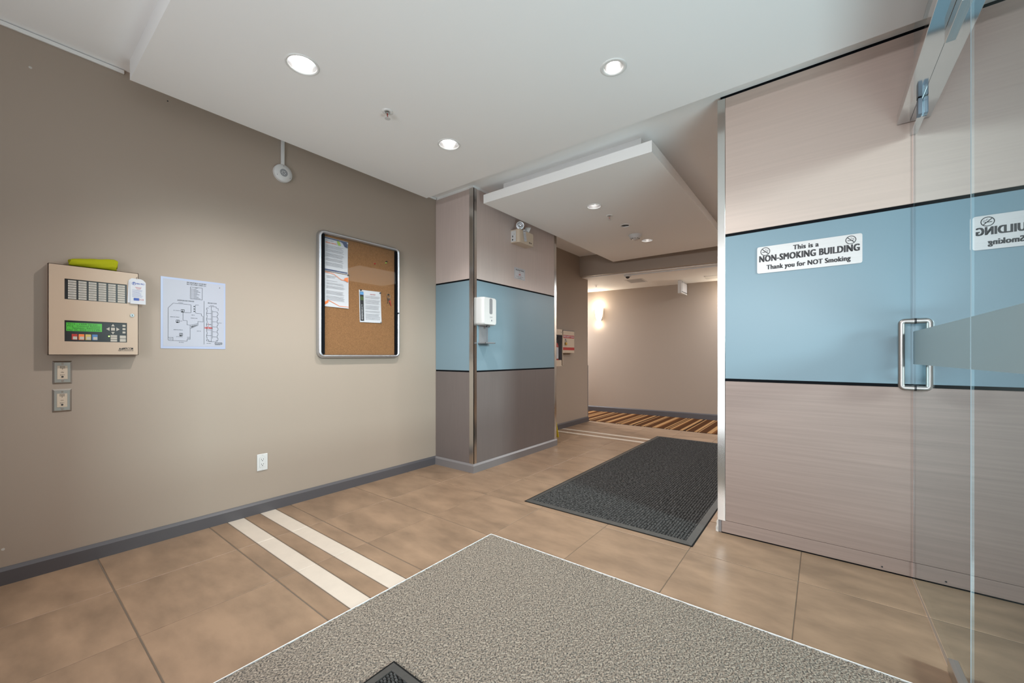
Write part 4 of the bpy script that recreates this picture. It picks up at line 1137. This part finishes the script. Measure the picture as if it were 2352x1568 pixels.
# ------------------------------------------------------------------ pillar fittings
t = thing('emergency_light', 'cream twin-head emergency light on the pillar under the passage slab', 'emergency light', (CX, 3.39, 2.22))
F = on_x(CX)
ey0, ey1, ez0, ez1 = 3.258, 3.521, 2.221, 2.352
b = MB()
P = [(ey0, 0.0)] + [(ey0 + 0.004 + 0.03*(1-math.cos(R(90*i/5))) , 0.072 + 0.03*math.sin(R(90*i/5))) for i in range(6)] + [(ey1-0.006, 0.102), (ey1, 0.096), (ey1, 0.0)]
FZ = frame((CX, 0, ez0), (0, 1, 0), (1, 0, 0), (0, 0, -1))     # prism section in plan, extruded along z
b.prism(P, 0, -(ez1-ez0), FZ); bm_fix(b); body_ = build('housing', b, M['creambox'], t)
b = MB(); b.box(ey0-0.0012, ey0+0.001, ez0+0.01, ez1-0.01, 0.004, 0.066, F); pl2 = build('side_panel', b, M['whiteplastic'], t)
N_ = frame((0, ey0-0.0012, 0), (1, 0, 0), (0, 0, 1), (0, -1, 0))
b = MB(); b.cyl(CX+0.026, ez0+0.030, 0, 0.004, 0.007, 14, N_); b.box(CX+0.024, CX+0.031, ez0+0.055, ez0+0.072, 0, 0.003, N_); b.cyl(CX+0.045, ez0+0.085, 0, 0.001, 0.003, 8, N_)
build('test_button', b, M['ink'], pl2)
b = MB(); text('EMI', 0.017, F, ey1-0.045, ez0+0.026, 0.1024, 0.02, mb=b); b.box(ey1-0.080, ey1-0.066, ez0+0.020, ez0+0.034, 0.1022, 0.1024, F); build('maker_mark', b, M['ink'], body_)
def head(y, z, c, aim, nm):
    aim = Vector(aim).normalized(); rt = aim.cross(Vector((0,0,1))).normalized(); up = rt.cross(aim)
    Fh = frame((CX+c, y, z), rt, up, aim)
    b = MB(); b.lathe([(0.0, -0.045), (0.020, -0.043), (0.026, -0.030), (0.040, 0.0), (0.043, 0.006), (0.040, 0.010), (0.036, 0.008)], 26, Fh); hd = build('lamp_head', b, M['whiteplastic'], t)
    b = MB(); b.lathe([(0.036, 0.006), (0.028, 0.004), (0.027, 0.009), (0.018, 0.009), (0.017, 0.003), (0.0, 0.004)], 24, Fh); build('lens', b, M['alu'], hd)
    b = MB(); b.tube([(CX+c, y, ez1-0.004), (CX+c, y, z-0.015)], 0.011, 10); build('swivel', b, M['whiteplastic'], hd)
head(3.325, 2.404, 0.070, (0.65, -0.9, -0.12), 0)
head(3.470, 2.385, 0.070, (0.75, 0.9, -0.55), 1)
Ft = frame((CX+0.106, 3.345, 2.362), (0, 0.97, 0.22), (0.0, -0.22, 0.97), (1, 0, 0))
b = MB(); b.prism([(-0.022,-0.12),(0.022,-0.12),(0.022,-0.008),(0.015,0),(-0.015,0),(-0.022,-0.008)], 0, 0.001, Ft); tg = build('inspection_card', b, M['paper'], t)
b = MB(); body(b, Ft, -0.018, 0.018, -0.036, 10, 0.008, 0.002, 0.0014); b.quad(-0.018, 0.018, -0.022, -0.014, 0.0014, Ft); build('card_print', b, M['inkgrey'], tg)

t = thing('security_notice', 'small white security notice on the pillar below the emergency light', 'sign', (CX, 3.41, 1.92))
ny0, ny1, nz0, nz1 = 3.318, 3.505, 1.868, 1.987
nz0, nz1 = 1.876, 2.000
F = on_x(CX)
ny0, ny1, nz0, nz1 = 3.318, 3.507, 1.872, 1.990
b = MB(); b.box(ny0, ny1, nz0, nz1, 0, 0.0015, F); sg = build('plate', b, M['paper'], t)
b = MB(); c_ = 0.002
for (p, q) in (((ny0+.008, nz0+.007), (ny1-.008, nz0+.007)), ((ny0+.008, nz1-.007), (ny1-.008, nz1-.007)), ((ny0+.008, nz0+.007), (ny0+.008, nz1-.007)), ((ny1-.008, nz0+.007), (ny1-.008, nz1-.007))): seg(b, *p, *q, 0.0016, F, c_)
ym = (ny0+ny1)/2
text('Security Notice', 0.022, F, ym, nz1-0.022, c_, 0.02, mb=b, width=0.145)
text('This area is under video', 0.011, F, ym, nz0+0.027, c_, 0.01, mb=b, width=0.13); text('surveillance', 0.011, F, ym, nz0+0.014, c_, 0.01, mb=b, width=0.07)
build('notice_print', b, M['ink'], sg)
b = MB()
for (p, q) in (((ym-.026, nz0+.038), (ym+.026, nz0+.038)), ((ym-.026, nz0+.038), (ym, nz0+.080)), ((ym+.026, nz0+.038), (ym, nz0+.080))): seg(b, *p, *q, 0.0018, F, c_)
b.box(ym-0.012, ym+0.010, nz0+0.046, nz0+0.056, 0.0015, c_, F); build('warning_triangle', b, M['inkred'], sg)

t = thing('soap_dispenser', 'white hand sanitiser dispenser with drip tray on the pillar glass', 'dispenser', (CX, 2.83, 1.35))
dy0, dy1, dz0, dz1 = 2.735, 2.935, 1.352, 1.612
F = on_x(CX, 2.835, 1.482)
b = MB(); n = 7; vs = []
hw, hh, D = 0.098, 0.130, 0.088
prof = [(0.0, 1.0), (D*0.55, 1.0), (D*0.85, 0.96), (D, 0.86)]
for (c, s_) in prof:
    ins = (1-s_)*hw
    vs.append([(p[0], p[1], c) for p in rounded(-hw+ins, hw-ins, -hh+ins*0.6, hh-ins*0.6, 0.024-ins*0.3, 5)])
k = len(vs[0])
fs = [(j*k+i, j*k+(i+1)%k, (j+1)*k+(i+1)%k, (j+1)*k+i) for j in range(len(prof)-1) for i in range(k)]
allv = [p for L in vs for p in L]
b.add(allv, fs, F, smooth=True); b.add(vs[-1], [tuple(range(k))], F)
bod = build('body', b, M['whiteplastic'], t)
b = MB(); b.prism(rounded(-0.012, 0.030, -0.026, 0.118, 0.014), D-0.002, D+0.0015, F); build('level_window', b, M['greyplastic'], bod)
b = MB(); text('SOAP', 0.016, F, 0.012, -0.055, D+0.001, 0.0, mb=b); b.cyl(0.02, -0.085, D, D+0.0012, 0.008, 14, F); build('maker_mark', b, M['inkgrey'], bod)
b = MB(); b.cyl(0.005, 0, 0, 0.016, 0.014, 14, frame((CX+0.055, 2.835, dz0), (0, 1, 0), (1, 0, 0), (0, 0, -1))); build('nozzle', b, M['blackplastic'], bod)
b = MB(); b.box(2.775, 2.885, 1.185, 1.356, 0.0, 0.003, on_x(CX)); b.box(2.882, 2.889, 1.185, 1.356, 0.0, 0.012, on_x(CX)); br = build('tray_bracket', b, M['greyplastic'], t)
b = MB(); b.box(2.760, 2.900, 1.182, 1.188, 0.0, 0.095, on_x(CX), 0.002)
for (a0,a1,c0,c1) in ((2.760,2.763,0,0.095),(2.897,2.900,0,0.095),(2.760,2.900,0.092,0.095)): b.box(a0,a1,1.182,1.194,c0,c1,on_x(CX))
build('drip_tray', b, M['greyplastic'], t)

# ------------------------------------------------------------------ extinguisher cabinet, fire plan box, floor sign
XW = LW
t = thing('extinguisher_cabinet', 'cream fire extinguisher cabinet on the passage wall, half hidden by the pillar', 'cabinet', (XW, 4.83, 0.924))
F = on_x(XW)
qy0, qy1, qz0, qz1 = 4.69, 4.972, 0.924, 1.440
b = MB(); b.box(qy0, qy1, qz0, qz1, 0.0, 0.004, F); b.box(qy0, qy0+0.003, qz0, qz1, 0, 0.115, F); b.box(qy1-0.003, qy1, qz0, qz1, 0, 0.115, F); b.box(qy0, qy1, qz0, qz0+0.003, 0, 0.115, F); b.box(qy0, qy1, qz1-0.003, qz1, 0, 0.115, F)
build('box', b, M['greyin'], t)
b = MB()
b.box(qy0, qy1, qz1-0.078, qz1, 0.113, 0.121, F); b.box(qy0, qy1, qz0, qz0+0.010, 0.113, 0.121, F); b.box(qy1-0.014, qy1, qz0, qz1, 0.113, 0.121, F); b.box(qy0, qy0+0.014, qz0, qz1, 0.113, 0.121, F); b.box(qy0, qy1-0.035, qz0, qz0+0.085, 0.113, 0.120, F)
fr = build('door_frame', b, M['creambox'], t)
b = MB(); b.cyl(4.925, qz1-0.04, 0.121, 0.125, 0.007, 12, F); build('latch', b, M['inkgrey'], fr)
b = MB(); b.box(qy0+0.014, qy1-0.014, qz0+0.085, qz1-0.078, 0.115, 0.117, F); build('door_pane', b, M['acrylic'], t)
te = thing('fire_extinguisher', 'red fire extinguisher with white label inside the cream cabinet', 'extinguisher', (XW+0.06, 4.855, qz0+0.004))
FE = frame((XW+0.060, 4.855, qz0+0.004), (1,0,0), (0,1,0), (0,0,1))
b = MB(); b.lathe([(0.0, 0.0), (0.046, 0.0), (0.048, 0.01), (0.048, 0.28), (0.040, 0.31), (0.018, 0.33), (0.016, 0.35), (0.0, 0.35)], 28, FE); build('cylinder', b, M['red'], te)
b = MB(); b.lathe([(0.0486, 0.10), (0.0486, 0.26)], 20, FE, arc=(R(-80), R(80))); build('label_wrap', b, M['paper'], te)
b = MB(); b.box(-0.012, 0.012, -0.012, 0.012, 0.35, 0.375, FE); b.box(-0.008, 0.008, -0.02, 0.075, 0.378, 0.385, FE); b.box(-0.008, 0.008, -0.02, 0.065, 0.395, 0.402, FE); build('valve_handle', b, M['blackplastic'], te)
b = MB(); b.tube([FE @ Vector(p) for p in ((0.0, 0.012, 0.362), (0.0, 0.045, 0.345), (0.01, 0.062, 0.30), (0.012, 0.062, 0.16), (0.012, 0.058, 0.06))], 0.008, 10); build('hose', b, M['blackplastic'], te)

t = thing('fire_plan_box', 'cream fire safety plan box with red bands and padlock on the passage wall', 'box', (XW, 5.24, 1.11))
F = on_x(XW)
ry0, ry1, rz0, rz1 = 5.075, 5.411, 1.110, 1.446
b = MB(); b.box(ry0, ry1, rz0, rz1-0.008, 0, 0.052, F, 0.002); build('body', b, M['creambox'], t)
b = MB(); b.box(ry0, ry1, rz0, rz1-0.010, 0.052, 0.060, F, 0.002); fd = build('door', b, M['creambox'], t)
b = MB(); b.box(ry0-0.002, ry1+0.002, rz1-0.008, rz1, 0, 0.064, F, 0.002); build('lid_edge', b, M['greyin'], t)
b = MB(); b.quad(ry0+0.008, ry1-0.008, rz1-0.118, rz1-0.075, 0.0606, F); b.quad(ry0, ry1, rz0+0.042, rz0+0.083, 0.0606, F); build('red_band', b, M['inkred'], fd)
b = MB(); text('FIRE SAFETY PLAN', 0.036, F, (ry0+ry1)/2, rz1-0.0965, 0.0612, 0.02, mb=b, width=0.295); build('lettering', b, M['paper'], fd)
b = MB(); yk, zk = ry0+0.075, rz0+0.118
b.box(yk-0.022, yk+0.022, zk, zk+0.036, 0.062, 0.078, F, 0.003); pk = build('padlock', b, M['brass'], t)
b = MB(); b.tube([(XW+0.070, yk+0.015*math.cos(R(a)), zk+0.036+0.034*math.sin(R(a))) for a in range(0, 181, 15)], 0.0035, 8); build('shackle', b, M['chrome'], pk)
b = MB(); b.box(yk-0.012, yk+0.012, zk+0.055, zk+0.090, 0.060, 0.066, F, 0.001); build('hasp', b, M['inkgrey'], t)

t = thing('wet_floor_sign', 'yellow folding floor sign standing behind the pillar, only its edge showing', 'floor sign', (-2.90, 4.48, 0))
for s in (-1, 1):
    b = MB()
    F = frame((-2.89, 4.47 + s*0.10, 0.0), (1, 0, 0), (0, -s*0.155, 0.988), (0, -s*0.988, -0.155)) if s < 0 else frame((-2.89, 4.47+0.10, 0.0), (-1, 0, 0), (0, -0.155, 0.988), (0, 0.988, 0.155))
    b.prism([(-0.15, 0), (0.15, 0), (0.095, 0.60), (-0.095, 0.60)], -0.003, 0.003, F); bm_fix(b)
    build('leaf', b, M['yellowplastic'], t)
b = MB(); b.tube([(-2.98, 4.47, 0.60), (-2.80, 4.47, 0.60)], 0.010, 10); build('hinge', b, M['yellowplastic'], t)
